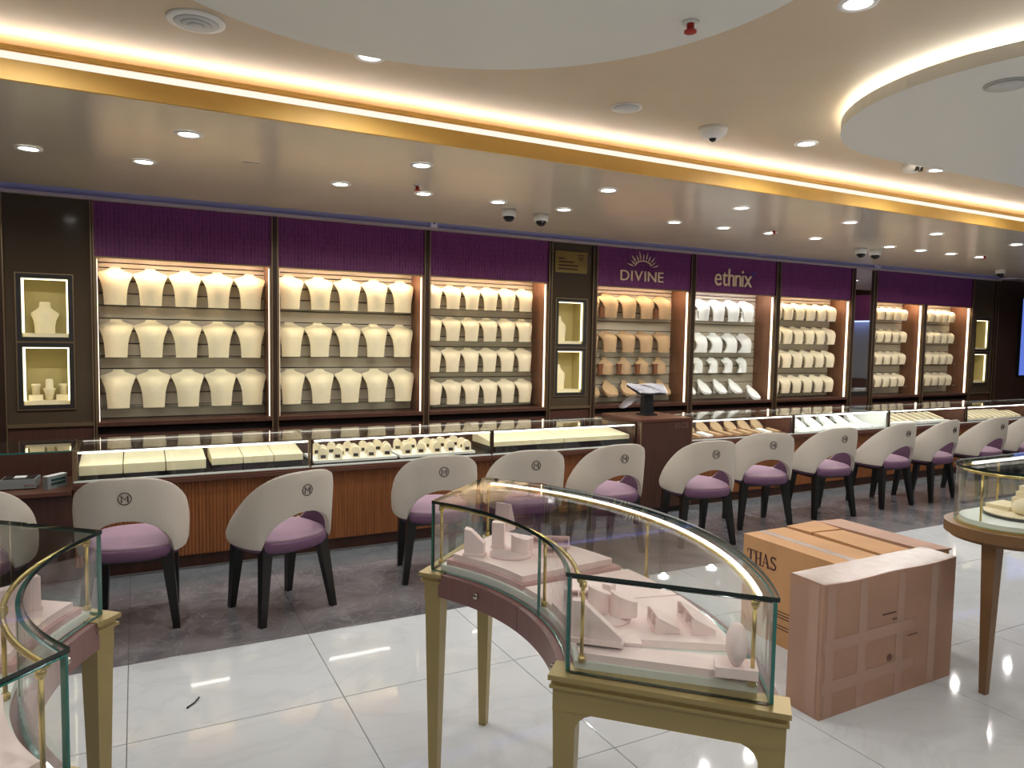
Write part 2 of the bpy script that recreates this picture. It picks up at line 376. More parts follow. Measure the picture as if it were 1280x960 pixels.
# cameras
o = empty('dome_camera', (2.912, 3.168, ZC), 0, 'white round fisheye camera on beige ceiling', 'camera')
MB().lathe([(.03, -.06), (.055, -.055), (.078, -.03), (.082, -.0005)], n=28).build('housing', 'plastic_white', o)
MB().lathe([(.004, -.078), (.016, -.072), (.022, -.06)], n=16).build('lens', 'plastic_black', o)
o = empty('smoke_detector', (4.654, 3.138, ZC), 0, 'small white smoke detector by long ceiling panel', 'detector')
MB().lathe([(.035, -.045), (.052, -.04), (.06, -.0005)], n=24).build('housing', 'plastic_white', o)
MB().box(-.03, -.008, -.06, -.03, -.044, -.02).box(.008, .03, -.06, -.03, -.044, -.02).build('sensor_slot', 'plastic_black', o)
for x, y, lab in [(2.615, 5.1, 'left black-domed camera of pair nearest the plaque side'), (2.935, 5.15, 'right black-domed camera of pair nearest the plaque side'),
                  (6.82, 5.12, 'left black-domed camera of the far soffit pair'), (7.05, 5.12, 'right black-domed camera of the far soffit pair'), (10.1, 5.5, 'black-domed camera near the far end of the soffit')]:
    o = empty('dome_camera', (x, y, 2.5), 0, lab, 'camera', 'soffit dome cameras')
    MB().lathe([(.055, -.055), (.06, -.03), (.06, -.0005)], n=24).build('housing', 'plastic_white', o)
    MB().lathe([(.004, -.098), (.022, -.093), (.038, -.078), (.045, -.056)], n=20).build('dome', 'plastic_black', o)
for x, y, z, lab in [(1.72, 2.0, 2.6, 'red sprinkler head under the round grey ceiling disc'), (1.68, 4.62, 2.5, 'red sprinkler head on soffit, nearest one'),
                     (5.1, 4.72, 2.5, 'red sprinkler head on soffit above the ethnix case'), (8.4, 4.75, 2.5, 'red sprinkler head on soffit, farthest one')]:
    o = empty('sprinkler', (x, y, z), 0, lab, 'sprinkler', 'red sprinklers')
    MB().lathe([(.03, -.006), (.03, -.0005)], n=16).build('collar', 'plastic_white', o)
    MB().lathe([(.008, -.03), (.013, -.02), (.013, -.006)], n=10).lathe([(.022, -.036), (.022, -.03)], n=12).build('head', 'sprinkler_red', o)
o = tag(MB().box(-.045, .045, -.008, .008, -.003, 0).build('slot_vent', 'vent_grey', None, (.62, 4.55, 2.4995)), 'thin slot vent in the soffit', 'air vent')
for x, lab in ((2.44, 'small white sensor box on cove trim above third purple panel'), (8.70, 'small white sensor box on cove trim above the mirror')):
    o = empty('sensor_box', (x, YW-.03, 2.49), 0, lab, 'sensor')
    MB().box(-.03, .03, -.02, .025, .0, .085).build('case', 'plastic_white', o); MB().box(-.012, .012, -.024, -.02, .03, .05).build('window', 'grey_panel', o)

# ------------------------------------------------------------------ necklace busts
def bust_mesh(name, w, h, mname, neck=.14, fwd=.125, kind='wide'):
    if kind == 'wide': rows = [(1, neck, .0), (.965, neck*1.12, .004), (.93, neck*1.5, .012), (.895, .32, .03), (.86, .45, .05), (.83, .5, .062), (.78, .48, .075), (.68, .43, .087), (.55, .375, .092), (.38, .335, .09), (.18, .315, .086), (0, .305, .08)]
    elif kind == 'neck': rows = [(1, .17, .0), (.96, .185, .004), (.86, .19, .01), (.8, .22, .02), (.72, .34, .038), (.65, .46, .056), (.6, .48, .066), (.52, .44, .076), (.4, .38, .08), (.2, .345, .078), (0, .34, .072)]
    elif kind == 'flare': rows = [(1, .2, .0), (.95, .21, .004), (.9, .28, .014), (.84, .42, .034), (.79, .5, .05), (.7, .47, .066), (.55, .39, .08), (.38, .34, .084), (.2, .36, .08), (.06, .42, .076), (0, .43, .074)]
    k = fwd/.09; n = 9; fr = []; bk = []
    for zf, hw, y in rows:
        a = []; c = []
        for j in range(n):
            u = -1+2*j/(n-1); q = (u*hw*w)**2/(.9*w)
            a.append((u*hw*w, -y*k+q-.004, zf*h)); c.append((u*hw*w*.97, -y*k+q+.016, zf*h))
        fr.append(a); bk.append(c)
    mb = MB(); mb.grid(fr, 0, True); mb.grid(bk, 0, False)
    L = [r[0] for r in fr]; Lb = [r[0] for r in bk]; Rr = [r[-1] for r in fr]; Rb = [r[-1] for r in bk]
    mb.grid([L, Lb], 0, True); mb.grid([Rr, Rb], 0, False); mb.grid([fr[0], bk[0]], 0, False); mb.grid([fr[-1], bk[-1]], 0, True)
    return mb.mesh(name, mname)
def lowbust_mesh(name, w, L, mname, hs=1):   # short neck with a rounded pad sloping forward
    rows = [(0, .2, .115), (.08, .21, .108), (.16, .26, .098), (.26, .4, .086), (.36, .49, .074), (.5, .5, .056), (.65, .47, .038), (.8, .38, .022), (.92, .24, .012), (1, .07, .006)]
    n = 9; fr = []; bk = []; rows = [(t, hw, z*hs) for t, hw, z in rows]
    for t, hw, z in rows:
        a = []; c = []
        for j in range(n):
            u = -1+2*j/(n-1); q = .022*u*u
            a.append((u*hw*w, -t*L, z-q*(.3+.7*min(1, hw*2))+.02)); c.append((u*hw*w*.96, -t*L*.98+.004, max(0, z-q-.006)))
        fr.append(a); bk.append(c)
    mb = MB(); mb.grid(fr, 0, True); mb.grid(bk)
    mb.grid([[r[0] for r in fr], [r[0] for r in bk]], 0, True); mb.grid([[r[-1] for r in fr], [r[-1] for r in bk]]); mb.grid([fr[0], bk[0]]); mb.grid([fr[-1], bk[-1]], 0, True)
    mb.box(-.022, .022, -.03, .0, 0, .09)
    return mb.mesh(name, mname)
def rows_label(kind, r, nr, c, nc, where):
    rn = {3: ['top', 'middle', 'bottom'], 4: ['top', 'upper middle', 'lower middle', 'bottom']}[nr][r]
    cn = 'rightmost' if c == nc-1 else ('leftmost' if c == 0 else f'{ORD[c]} from left')
    return f'{kind}, {rn} row, {cn}, {where}'
def place(me, name, x, y, z, label, group, cat='display bust', rz=0):
    o = link(name, me, None, (x, y, z), rz); return tag(o, label, cat, group)

def showcase(x0, x1, shelves, label, led='case_led_top', header=True, hx=None, nd=5):
    w = x1-x0; o = empty('display_showcase', (x0, YW, 0), 0, label, 'showcase', 'wall showcases')
    z = .80; me = None
    while z < 2.03:
        zt = min(z+.1, 2.04)-.006
        MB().add([(.0, .29, z), (w, .29, z), (w, .315, z), (0, .315, z), (0, .29, zt-.01), (w, .29, zt-.01), (w, .315, zt-.002), (0, .315, zt-.002), (0, .298, zt-.002), (w, .298, zt-.002)],
                 [(3, 2, 1, 0), (0, 1, 5, 4), (4, 5, 9, 8), (8, 9, 6, 7), (1, 2, 6, 9, 5), (3, 0, 4, 8, 7)]).build('slat', 'slat_board', o); z += .1
    MB().box(0, w, .3155, .325, .79, 2.05).build('back_board', 'wood_dark', o)
    MB().box(-.012, .002, .0, .325, .795, 2.044).build('side_panel', 'wood_side', o); MB().box(w-.002, w+.012, .0, .325, .795, 2.044).build('side_panel', 'wood_side', o)
    MB().box(-.012, w+.012, .051, .325, 2.104, 2.12).build('top_panel', 'slat_board', o); MB().box(0, w, .29, .315, 2.04, 2.104).build('slat', 'slat_board', o)
    for sx_ in (-.012, w-.002): MB().box(sx_, sx_+.014, .051, .325, 2.044, 2.104).build('side_panel', 'wood_side', o)
    MB().box(-.012, w+.012, -.03, .325, .765, .795).build('bottom_panel', 'wood_dark', o)
    MB().box(-.012, w+.012, .06, .325, .70, .765).build('dark_recess', 'black_gap', o)
    MB().box(-.012, w+.012, .0, .325, 0, .70).build('base_cabinet', 'wood_dark', o)
    MB().box(-.012, .0, -.012, 0, .795, 2.044).box(w, w+.012, -.012, 0, .795, 2.044).box(-.012, w+.012, -.012, 0, 2.044, 2.056).build('opening_frame', 'bronze_edge', o)
    if header:
        a, b_ = hx if hx else (-.03, w+.03)
        MB().box(a, b_, -.006, .05, 2.0562, 2.464).build('header_panel', 'purple_plain', o)
    MB().box(w-.0045, w-.0022, .008, .034, .80, 2.035).build('led_strip', 'case_led_side', o); MB().box(.0022, .0045, .008, .034, .80, 2.035).build('led_strip', 'case_led_side', o)
    for k in range(nd):
        cx = w*(k+.5)/nd
        d = MB().lathe([(.034, 2.0945), (.034, 2.1038)], cx, .082, 16).build('spotlight', 'chrome', o)
        MB().lathe([(.026, 2.093), (.026, 2.0944)], cx, .082, 14).build('spot_lamp', led, d)
    for z in shelves:
        MB().box(.004, w-(.27 if (z == .87) else .004), .10, .288, z-.008, z-.0005, 0).build('glass_shelf', 'glass_shelf', o)
    return o

CASES = {1: (-.254, 1.0), 2: (1.076, 2.348), 3: (2.428, 3.672), 4: (4.281, 5.518), 5: (5.61, 6.853), 6: (6.95, 8.215), 7: (8.737, 9.731), 8: (9.82, 10.86)}
WH = {1: 'wall case beside the left niche', 2: 'second wall case from left', 3: 'wall case left of the plaque', 4: 'DIVINE wall case', 5: 'ethnix wall case', 6: 'wall case left of mirror', 7: 'wall case right of mirror', 8: 'last wall case at right'}
ZR = {1: [1.698, 1.289, .888], 2: [1.71, 1.298, .885], 3: [1.76, 1.454, 1.155, .84], 4: [1.73, 1.358, 1.115, .875], 5: [1.73, 1.36, 1.12, .87], 6: [1.775, 1.477, 1.178, .858], 7: [1.827, 1.522, 1.216, .907], 8: [1.827, 1.522, 1.216, .907]}
CL = {1: 'wide wall showcase of cream busts beside the left niche column', 2: 'wide wall showcase of cream busts, second from the left', 3: 'wall showcase with four rows of cream busts left of plaque',
      4: 'wall showcase of tan busts under the DIVINE sign', 5: 'wall showcase of white busts under the ethnix sign', 6: 'wall showcase of ivory busts left of the mirror', 7: 'narrow wall showcase right of the mirror', 8: 'narrow wall showcase nearest the far niche column'}
for i in CASES:
    x0, x1 = CASES[i]; hx = None
    if i == 7: hx = (-.03, x1-x0+.045)
    if i == 8: hx = (-.045, x1-x0+.03)
    showcase(x0, x1, ZR[i], CL[i], 'case_led_white' if i == 5 else 'case_led_top', hx=hx, nd=4 if i > 3 else 5)
bm1 = bust_mesh('bust', .252, .30, 'velvet_cream'); bm3 = bust_mesh('bust', .205, .235, 'velvet_ivory', fwd=.12)
bt1 = bust_mesh('bust', .255, .262, 'velvet_tan', neck=.16); bt2 = bust_mesh('bust', .24, .23, 'velvet_tan', neck=.16, kind='wide'); bt3 = bust_mesh('bust', .195, .185, 'velvet_tan', kind='neck', fwd=.09)
bw1 = bust_mesh('bust', .25, .26, 'velvet_white', neck=.16); bw2 = bust_mesh('bust', .225, .235, 'velvet_white', kind='flare'); bw3 = bust_mesh('bust', .16, .18, 'velvet_white', kind='flare', fwd=.07)
bm6 = bust_mesh('bust', .215, .22, 'velvet_ivory', fwd=.14); bm7 = bust_mesh('bust', .185, .18, 'velvet_ivory', fwd=.14)
ltan = lowbust_mesh('low_bust', .2, .17, 'velvet_tan', 1.3); lwht = lowbust_mesh('low_bust', .19, .17, 'velvet_white', 1.3)
YBU = YW+.25
for i in (1, 2):
    x0, x1 = CASES[i]
    for r in range(3):
        for c in range(5):
            x = x0+(x1-x0)*(c+.5)/5-.005+.012*(r == 2)
            place(bm1, 'necklace_bust', x+random.uniform(-.004, .004), YBU, ZR[i][r], rows_label('cream necklace bust', r, 3, c, 5, WH[i]), 'cream busts in the left wall cases')
for r in range(4):
    for c in range(6): place(bm3, 'necklace_bust', 2.53+.199*c+(.012 if r == 3 else 0)-.005, YBU, ZR[3][r], rows_label('cream necklace bust', r, 4, c, 6, WH[3]), 'cream busts in the third case')
tst = MB().lathe([(.03, 0), (.03, .008), (.012, .012), (.008, .06), (.01, .1), (.034, .104), (.034, .112)], n=14)
def tstand(name, mname, h):
    mb = MB().lathe([(.03, 0), (.03, .006), (.02, .014), (.012, h*.45), (.009, h*.85), (.012, h-.012), (.03, h-.01), (.03, h)], n=14); return mb.mesh(name, mname)
tb = MB().frustum(0, 0, .008, .105, .02, .014, .026, .016).box(-.032, .032, -.024, .024, 0, .008).box(-.034, .034, -.02, .02, .105, .113).mesh('stand', 'stand_brown')
tw = tstand('stand', 'velvet_white', .12)
for r in range(4):
    for c in range(5):
        if r < 3:
            me4, me5 = (bt1, bt2, bt3)[r], (bw1, bw2, bw3)[r]
            place(me4, 'necklace_bust', 4.325+.247*c, YBU, ZR[4][r], rows_label('tan necklace bust', r, 4, c, 5, WH[4]), 'tan busts in the DIVINE case')
            place(me5, 'necklace_bust', 5.655+.236*c, YBU, ZR[5][r], rows_label('white necklace bust', r, 4, c, 5, WH[5]), 'white busts in the ethnix case')
        else:
            place(ltan, 'low_bust', 4.35+.245*c, YW+.262, .8755, rows_label('low sloping tan necklace stand', 3, 4, c, 5, WH[4]), 'low tan stands', 'necklace stand', R(8))
            place(lwht, 'low_bust', 5.70+.245*c, YW+(.262 if c < 4 else .2), .8705 if c < 4 else .7955, rows_label('low sloping white necklace stand', 3, 4, c, 5, WH[5]), 'low white stands', 'necklace stand', R(14))
for k, x in enumerate((4.44, 4.69, 4.94, 5.185)): place(tb, 'earring_stand', x, YW+.14, 1.115, f'brown earring stand, {ORD[k]} from left, lower middle row, DIVINE wall case', 'brown earring stands', 'earring stand')
for k, x in enumerate((4.44, 5.17)): place(tb, 'earring_stand', x, YW+.14, 1.73, f'brown earring stand, {("left","right")[k]} one of two, top row, DIVINE wall case', 'brown earring stands', 'earring stand')
for k, x in enumerate((5.775, 6.01, 6.25, 6.48)): place(tw, 'earring_stand', x, YW+.14, 1.12, f'white earring stand, {ORD[k]} from left, lower middle row, ethnix wall case', 'white earring stands', 'earring stand')
for k, x in enumerate((5.765, 6.48)): place(tw, 'earring_stand', x, YW+.14, 1.73, f'white earring stand, {("left","right")[k]} one of two, top row, ethnix wall case', 'white earring stands', 'earring stand')
for r in range(4):
    for c in range(6): place(bm6, 'necklace_bust', 7.05+.2*c, YBU-.02, ZR[6][r], rows_label('ivory necklace bust', r, 4, c, 6, WH[6]), 'ivory busts left of the mirror')
    for c in range(5):
        place(bm7, 'necklace_bust', 8.86+.167*c, YBU-.02, ZR[7][r], rows_label('ivory necklace bust', r, 4, c, 5, WH[7]), 'ivory busts right of the mirror')
        place(bm7, 'necklace_bust', 9.965+.165*c, YBU-.02, ZR[8][r], rows_label('ivory necklace bust', r, 4, c, 5, WH[8]), 'ivory busts in last case')

# posts between the wall units
n_tr = 4
for a, b_, zt in [(-.9, -.83, 2.464), (-.29, -.266, 2.464), (1.012, 1.064, 2.464), (2.36, 2.416, 2.464), (3.684, 3.722, 2.464), (4.213, 4.269, 2.464), (5.53, 5.598, 2.464), (6.865, 6.938, 2.464), (8.227, 8.294, 2.464), (8.665, 8.725, 2.464), (9.743, 9.808, 2.055), (10.872, 10.917, 2.464), (11.467, 11.55, 2.464)]:
    o = struct(f'trim_{n_tr}', MB().box(a, b_, YW-.02, YW+.33, 0, zt), 'post_bronze'); n_tr += 1
    MB().box(a-.001, a+.008, YW-.026, YW-.02, 0, zt).build('edge_strip', 'bronze_edge', o); MB().box(b_-.008, b_+.001, YW-.026, YW-.02, 0, zt).build('edge_strip', 'bronze_edge', o)
struct(f'trim_{n_tr}', MB().box(X0, -.9, YW-.01, YW+.33, 0, 2.464), 'wood_wall'); n_tr += 1
struct(f'trim_{n_tr}', MB().box(11.55, X1, YW+.03, YW+.33, 0, 2.75), 'wood_wall'); n_tr += 1
struct(f'trim_{n_tr}', MB().box(11.55, X1, 6.05, YW+.03, 2.49, 2.52), 'soffit_gloss')

# ------------------------------------------------------------------ niche columns
def niche(cx0, cx1, ox0, ox1, label):
    o = empty('niche_column', (cx0, YW, 0), 0, label, 'niche cabinet', 'niche columns')
    w = cx1-cx0; a, b_ = ox0-cx0, ox1-cx0; zs = [(.94, 1.367), (1.441, 1.87)]
    f = MB().box(0, a, 0, .02, .80, 2.464).box(b_, w, 0, .02, .80, 2.464).box(a, b_, 0, .02, .80, .94).box(a, b_, 0, .02, 1.367, 1.441).box(a, b_, 0, .02, 1.87, 2.464)
    f.build('glass_front', 'dark_glass', o)
    for z0, z1 in zs:
        fr = MB().box(a-.03, a, -.012, 0, z0-.03, z1+.03).box(b_, b_+.03, -.012, 0, z0-.03, z1+.03).box(a, b_, -.012, 0, z0-.03, z0).box(a, b_, -.012, 0, z1, z1+.03).build('niche_frame', 'black_gap', o)
        e = .038
        MB().box(a-e, a-.03, -.016, 0, z0-e, z1+e).box(b_+.03, b_+e, -.016, 0, z0-e, z1+e).box(a-.03, b_+.03, -.016, 0, z0-e, z0-.03).box(a-.03, b_+.03, -.016, 0, z1+.03, z1+e).build('frame_edge', 'bronze_edge', fr)
        nb = MB().box(a, b_, .2, .21, z0, z1).box(a-.01, a, .02, .21, z0, z1).box(b_, b_+.01, .02, .21, z0, z1).box(a-.01, b_+.01, .02, .21, z0-.01, z0).box(a-.01, b_+.01, .02, .21, z1, z1+.01).build('niche_box', 'niche_lining', o)
        MB().box(a+.001, a+.013, .022, .034, z0+.03, z1-.002).box(b_-.013, b_-.001, .022, .034, z0+.03, z1-.002).box(a+.013, b_-.013, .022, .034, z1-.010, z1-.002).build('niche_led', 'niche_led', nb)
        MB().box(a+.001, b_-.001, .036, .199, z0, z0+.028).build('plinth', 'velvet_cream', nb)
    MB().box(-.001, w+.001, -.02, .02, .775, .80).build('ledge', 'bronze_edge', o)
    MB().box(0, w, 0, .02, 0, .775).build('lower_panel', 'wood_dark', o)
    return o
niche(-.83, -.29, -.73, -.44, 'dark glass niche column with bust and ring stands at left'); niche(3.722, 4.213, 3.812, 4.12, 'dark glass niche column under the gold plaque'); niche(10.917, 11.467, 11.02, 11.36, 'dark glass niche column at far right end')
nbm = bust_mesh('bust', .19, .235, 'velvet_cream', kind='neck', fwd=.06); nbm2 = bust_mesh('bust', .2, .26, 'velvet_cream', kind='neck', fwd=.06)
place(nbm, 'necklace_bust', -.60, YW+.15, 1.469, 'cream necklace bust alone in the upper left niche', 'niche busts')
place(nbm2, 'necklace_bust', 3.905, YW+.15, 1.469, 'cream bust in the upper niche under the plaque', 'niche busts')
place(nbm2, 'necklace_bust', 3.905, YW+.15, .968, 'cream bust in the lower niche under the plaque', 'niche busts')
for x, z, h, lab in ((-.665, .968, .04, 'left'), (-.49, .968, .04, 'right')):
    place(MB().box(-.045, .045, -.03, .03, 0, h).box(-.047, .047, -.032, .032, 0, .004).mesh('block', 'velvet_cream'), 'display_block', x, YW+.11, z, f'cream display block under the {lab} ring stand in left niche', 'niche blocks', 'display block')
rs = MB().lathe([(.026, 0), (.026, .062), (.03, .066), (.03, .078), (.024, .082)], n=18).mesh('ring_stand', 'velvet_cream')
rs2 = MB().lathe([(.026, 0), (.03, .05), (.04, .08), (.04, .088), (.026, .09), (.026, .15), (.02, .158)], n=18).mesh('ring_stand', 'velvet_cream')
place(rs, 'ring_stand', -.665, YW+.11, 1.0085, 'short cream ring stand on left block in left niche', 'niche ring stands', 'ring stand')
place(rs, 'ring_stand', -.49, YW+.11, 1.0085, 'short cream ring stand on right block in left niche', 'niche ring stands', 'ring stand')
place(rs2, 'ring_stand', -.58, YW+.11, .9685, 'tall cream ring stand in middle of the lower left niche', 'niche ring stands', 'ring stand')
place(rs2, 'ring_stand', 11.12, YW+.12, .9685, 'cream ring stand in the far right lower niche', 'niche ring stands', 'ring stand')
# plaque
o = empty('plaque', (3.755, YW-.001, 2.165), 0, 'gold plaque with dark lettering lines above the middle niche', 'plaque')
MB().box(0, .385, -.014, 0, 0, .215).build('plate', 'plaque_gold', o)
tl = MB()
for z, a, b_ in ((.135, .04, .11), (.1, .04, .22), (.065, .04, .28), (.03, .04, .27)): tl.box(a, b_, -.0155, -.014, z, z+.014)
tl.build('lettering', 'print_dark', o)
MB().box(.26, .345, -.0155, -.014, .175, .185).box(.275, .285, -.0155, -.014, .14, .165).box(.3, .31, -.0155, -.014, .125, .165).box(.325, .335, -.0155, -.014, .14, .165).build('emblem', 'print_dark', o)
# mirror
o = empty('wall_mirror', (8.294, YW, 0), 0, 'tall narrow wall mirror between the wall cases', 'mirror')
MB().box(0, .371, .0, .012, .86, 2.464).build('mirror_pane', 'mirror', o); MB().box(0, .371, .0, .02, .80, .86).build('sill', 'black_gap', o); MB().box(0, .371, 0, .02, 0, .80).build('lower_panel', 'wood_dark', o)
# screen
o = empty('wall_screen', (12.2, YW+.028, 1.03), 0, 'blue lit wall screen at the far right edge', 'screen')
MB().box(0, .75, -.04, 0, 0, 1.22).build('bezel', 'black_edge', o); MB().box(.015, .735, -.043, -.04, .015, 1.205).build('display', 'screen_blue', o)
# purple case on the right end wall (the mirror shows it)
o = empty('end_showcase', (X1-.002, 1.6, 0), 0, 'bluish lit showcase under purple band on the end wall', 'showcase')
MB().box(-.25, 0, 0, 3.6, 1.95, 2.45).build('header_panel', 'purple_plain', o); MB().box(-.25, 0, 0, 3.6, 0, .8).build('base_cabinet', 'wood_dark', o)
MB().box(-.02, 0, 0, 3.6, .8, 1.95).build('back_board', 'grey_panel', o); MB().box(-.25, -.02, 0, .06, .8, 1.95).box(-.25, -.02, 1.75, 1.85, .8, 1.95).box(-.25, -.02, 3.54, 3.6, .8, 1.95).build('divider', 'wood_dark', o)
MB().box(-.2, -.03, .1, 3.5, 1.93, 1.945).build('led_strip', 'bluish_case', o)

# ------------------------------------------------------------------ signs
def letters(s, x, z, size, mname, y, label, cat, gap, mats2=None, shear=0):
    o = empty('wall_sign', (x, y, z), 0, label, cat); cur = 0
    for k, ch in enumerate(s):
        me = text_mesh(ch, size, .006, mname, shear); xs_ = [v.co.x for v in me.vertices]; a, b_ = min(xs_), max(xs_)
        me.transform(Matrix.Rotation(R(90), 4, 'X') @ Matrix.Translation((-a, 0, 0)))
        p = link('letter', me, o, (cur, 0, 0)); cur += (b_-a)+gap
    return o, cur
YS = YW-.016
o, cw = letters('DIVINE', 4.56, 2.125, .158, 'sign_face', YS, 'cream metal DIVINE sign with sun rays on purple panel', 'sign', .022)
k = .60/cw; 
for ch in o.children: ch.location.x *= k; ch.scale.x = k
cx, cz = .30, .13
for q in range(11):
    a = R(16+14.8*q); r1, r2 = .115, (.20 if q % 2 == 0 else .17); wd = .007
    dx, dz = math.cos(a), math.sin(a); px, pz = -dz*wd, dx*wd
    MB().yprism([(cx+r1*dx*1.1, cz+r1*dz*.75), (cx+(r1+r2)/2*dx*1.1+px, cz+(r1+r2)/2*dz*.85+pz), (cx+r2*dx*1.1, cz+r2*dz*.95), (cx+(r1+r2)/2*dx*1.1-px, cz+(r1+r2)/2*dz*.85-pz)], -.006, .006).build('ray', 'sign_face', o)
MB().tube([(cx+.1*math.cos(R(t))*1.15, 0, cz+.012+.075*math.sin(R(t))) for t in range(20, 165, 12)], .007, 6).build('arc', 'sign_face', o)
o, cw = letters('ethnix', 5.88, 2.135, .29, 'sign_face', YS, 'cream metal ethnix sign on purple panel', 'sign', .012)
k = .59/cw
for ch in o.children: ch.location.x *= k; ch.scale.x = k
MB().tube([(.575, 0, .125), (.63, 0, .185)], .008, 6).build('accent', 'sign_blue', o)

# ------------------------------------------------------------------ counters
YC, ZD, ZG = 4.9, .60, .794     # front plane, deck, glass top
def counter(x0, x1, yf, label, led='counter_led', lit=True, part=None):
    w = x1-x0; d = .52; o = empty('glass_counter', (x0, yf, 0), 0, label, 'counter', 'glass display counters')
    MB().box(0, w, .035, d, .08, .56).build('body', 'wood_front', o)
    fl_ = MB(); n = int(w/.021); p = w/n
    for k in range(n): fl_.add([(k*p, .035, .085), (k*p+p*.5, .029, .085), (k*p+p, .035, .085), (k*p, .035, .555), (k*p+p*.5, .029, .555), (k*p+p, .035, .555)], [(0, 1, 4, 3), (1, 2, 5, 4), (0, 2, 1), (3, 4, 5)])
    tag(fl_.build('fluting', 'wood_flute', o), kind='stuff')
    MB().box(0, w, .06, d, 0, .08).build('plinth', 'wood_dark', o)
    MB().box(0, w, -.012, d, .56, .585).box(0, w, 0, d, .585, ZD-.004).build('ledge', 'wood_desk', o)
    MB().box(.004, w-.004, .0, .012, ZD-.0035, ZD+.008).build('front_rail', 'base_white', o)
    MB().box(.004, w-.004, .014, d-.02, ZD-.0035, ZD).build('deck', 'black_gap', o)
    MB().box(.0, w, d-.018, d-.004, ZD-.0035, ZG-.01).build('back_panel', 'wood_dark', o)
    MB().box(.027, w-.013, .002, .010, ZD+.009, ZG-.0085).build('front_glass', 'glass_counter', o)
    MB().box(0, w, -.002, d, ZG-.008, ZG).build('top_glass', 'glass_counter', o)
    if part:
        for px in (.013, w-.021): MB().box(px, px+.008, .02, d-.045, ZD, ZG-.028).build('partition', part, o)
    pw = .026 if x0 < 0 else .012
    for px, q in ((0, pw), (w-.012, .012)):
        MB().box(px, px+q, .0, .014, ZD+.0085, ZG-.0085).build('corner_post', 'bronze_edge' if x0 < 0 else 'post_bronze', o)
        MB().box(px, px+q, .014, d-.02, ZG-.022, ZG-.0085).build('top_rail', 'bronze_edge', o)
    MB().box(.028, w-.013, .0145, .034, ZG-.016, ZG-.0085).build('led_housing', 'chrome', o)
    if lit:
        MB().box(.03, w-.016, .016, .034, ZG-.026, ZG-.0165).build('led_strip', led, o)
        MB().box(.03, w-.016, d-.04, d-.03, ZG-.018, ZG-.010).build('led_strip', 'counter_glow_back', o)  # rear glowing strip added in place of the front LED's reflection
    return o
CN = [(-.34, 1.035, YC, 'lit glass counter with cream box rows at far left'), (1.04, 2.40, YC, 'lit glass counter filled with small arched bangle stands'), (2.405, 3.765, YC, 'lit glass counter with one long cream tray'),
      (4.345, 5.70, YC+.03, 'lit glass counter with tan pads right of the pedestal'), (5.705, 7.15, YC+.03, 'glass counter glowing white with white necklace pads'), (7.155, 8.55, YC+.03, 'glass counter with slanted ivory ramps on grey trays'),
      (8.555, 9.95, YC+.03, 'glass counter with close rows of ivory ramps'), (9.955, 11.35, YC+.03, 'farthest glass counter at the right end')]
for i, (a, b_, y, lab) in enumerate(CN): counter(a, b_, y, lab, 'counter_led_white' if i == 4 else 'counter_led', part=None if i < 3 else ('velvet_white' if i == 4 else 'wood_desk'))
# dark desk with open glass case left of the first counter
o = empty('wooden_desk', (-1.75, YC, 0), 0, 'dark wooden desk under clear glass beside first counter', 'desk')
MB().box(0, 1.405, .03, .52, .06, .53).build('body', 'wood_dark', o); MB().box(0, 1.405, .06, .52, 0, .06).build('plinth', 'wood_dark', o)
MB().box(0, 1.405, -.01, .52, .53, .552).build('desk_top', 'wood_desk', o); MB().box(0, 1.405, -.002, .52, ZG-.008, ZG, 0).build('glass_top', 'glass_counter', o)
MB().box(0, 1.405, -.004, -.002, ZG-.008, ZG).build('glass_edge', 'glass_edge', o); MB().box(0, 1.405, .50, .515, .552, ZG-.0085).build('back_panel', 'wood_dark', o); MB().box(0, .015, 0, .5, .552, ZG-.0085).build('side_panel', 'wood_dark', o)
# pedestal with shrouded monitor
o = empty('wood_pedestal', (3.77, YC-.05, 0), 0, 'brown wooden pedestal between the counters', 'pedestal')
MB().box(0, .57, 0, .57, .05, .80).build('body', 'wood_dark', o); MB().box(.02, .55, .02, .57, 0, .05).build('plinth', 'black_gap', o)
MB().box(-.002, .572, -.006, .575, .80, .822).build('top', 'wood_desk', o); MB().box(0, .012, -.004, 0, .05, .80).box(.558, .57, -.004, 0, .05, .80).build('edge_strip', 'bronze_edge', o)
for k, ch in enumerate('BIOS'):
    me = text_mesh(ch, .075, .001, 'letter_brown'); me.transform(Matrix.Rotation(R(90), 4, 'X')); link('letter', me, o, ((.365, .412, .436, .49)[k], -.0012, .735))
mo = empty('monitor', (4.075, YC+.26, .8225), R(-8), 'black monitor stand shrouded in clear crumpled plastic on pedestal', 'monitor')
MB().frustum(0, 0, .012, .17, .04, .035, .038, .025).box(-.055, .055, -.06, .06, 0, .012).build('stand', 'monitor_black', mo)
MB().add([(-.09, -.05, .16), (.13, -.05, .16), (.19, .1, .215), (-.12, .1, .215), (-.09, -.056, .176), (.13, -.056, .176), (.19, .094, .231), (-.12, .094, .231)], [(3, 2, 1, 0), (4, 5, 6, 7), (0, 1, 5, 4), (1, 2, 6, 5), (2, 3, 7, 6), (3, 0, 4, 7)]).build('screen', 'monitor_black', mo)
pm = bpy.data.materials.new('plastic_film'); pm.use_nodes = True; nt = pm.node_tree; b = nt.nodes['Principled BSDF']
b.inputs['Base Color'].default_value = (.8, .8, .85, 1); b.inputs['Roughness'].default_value = .15; b.inputs['Alpha'].default_value = .3; M['plastic_film'] = pm
rows = []
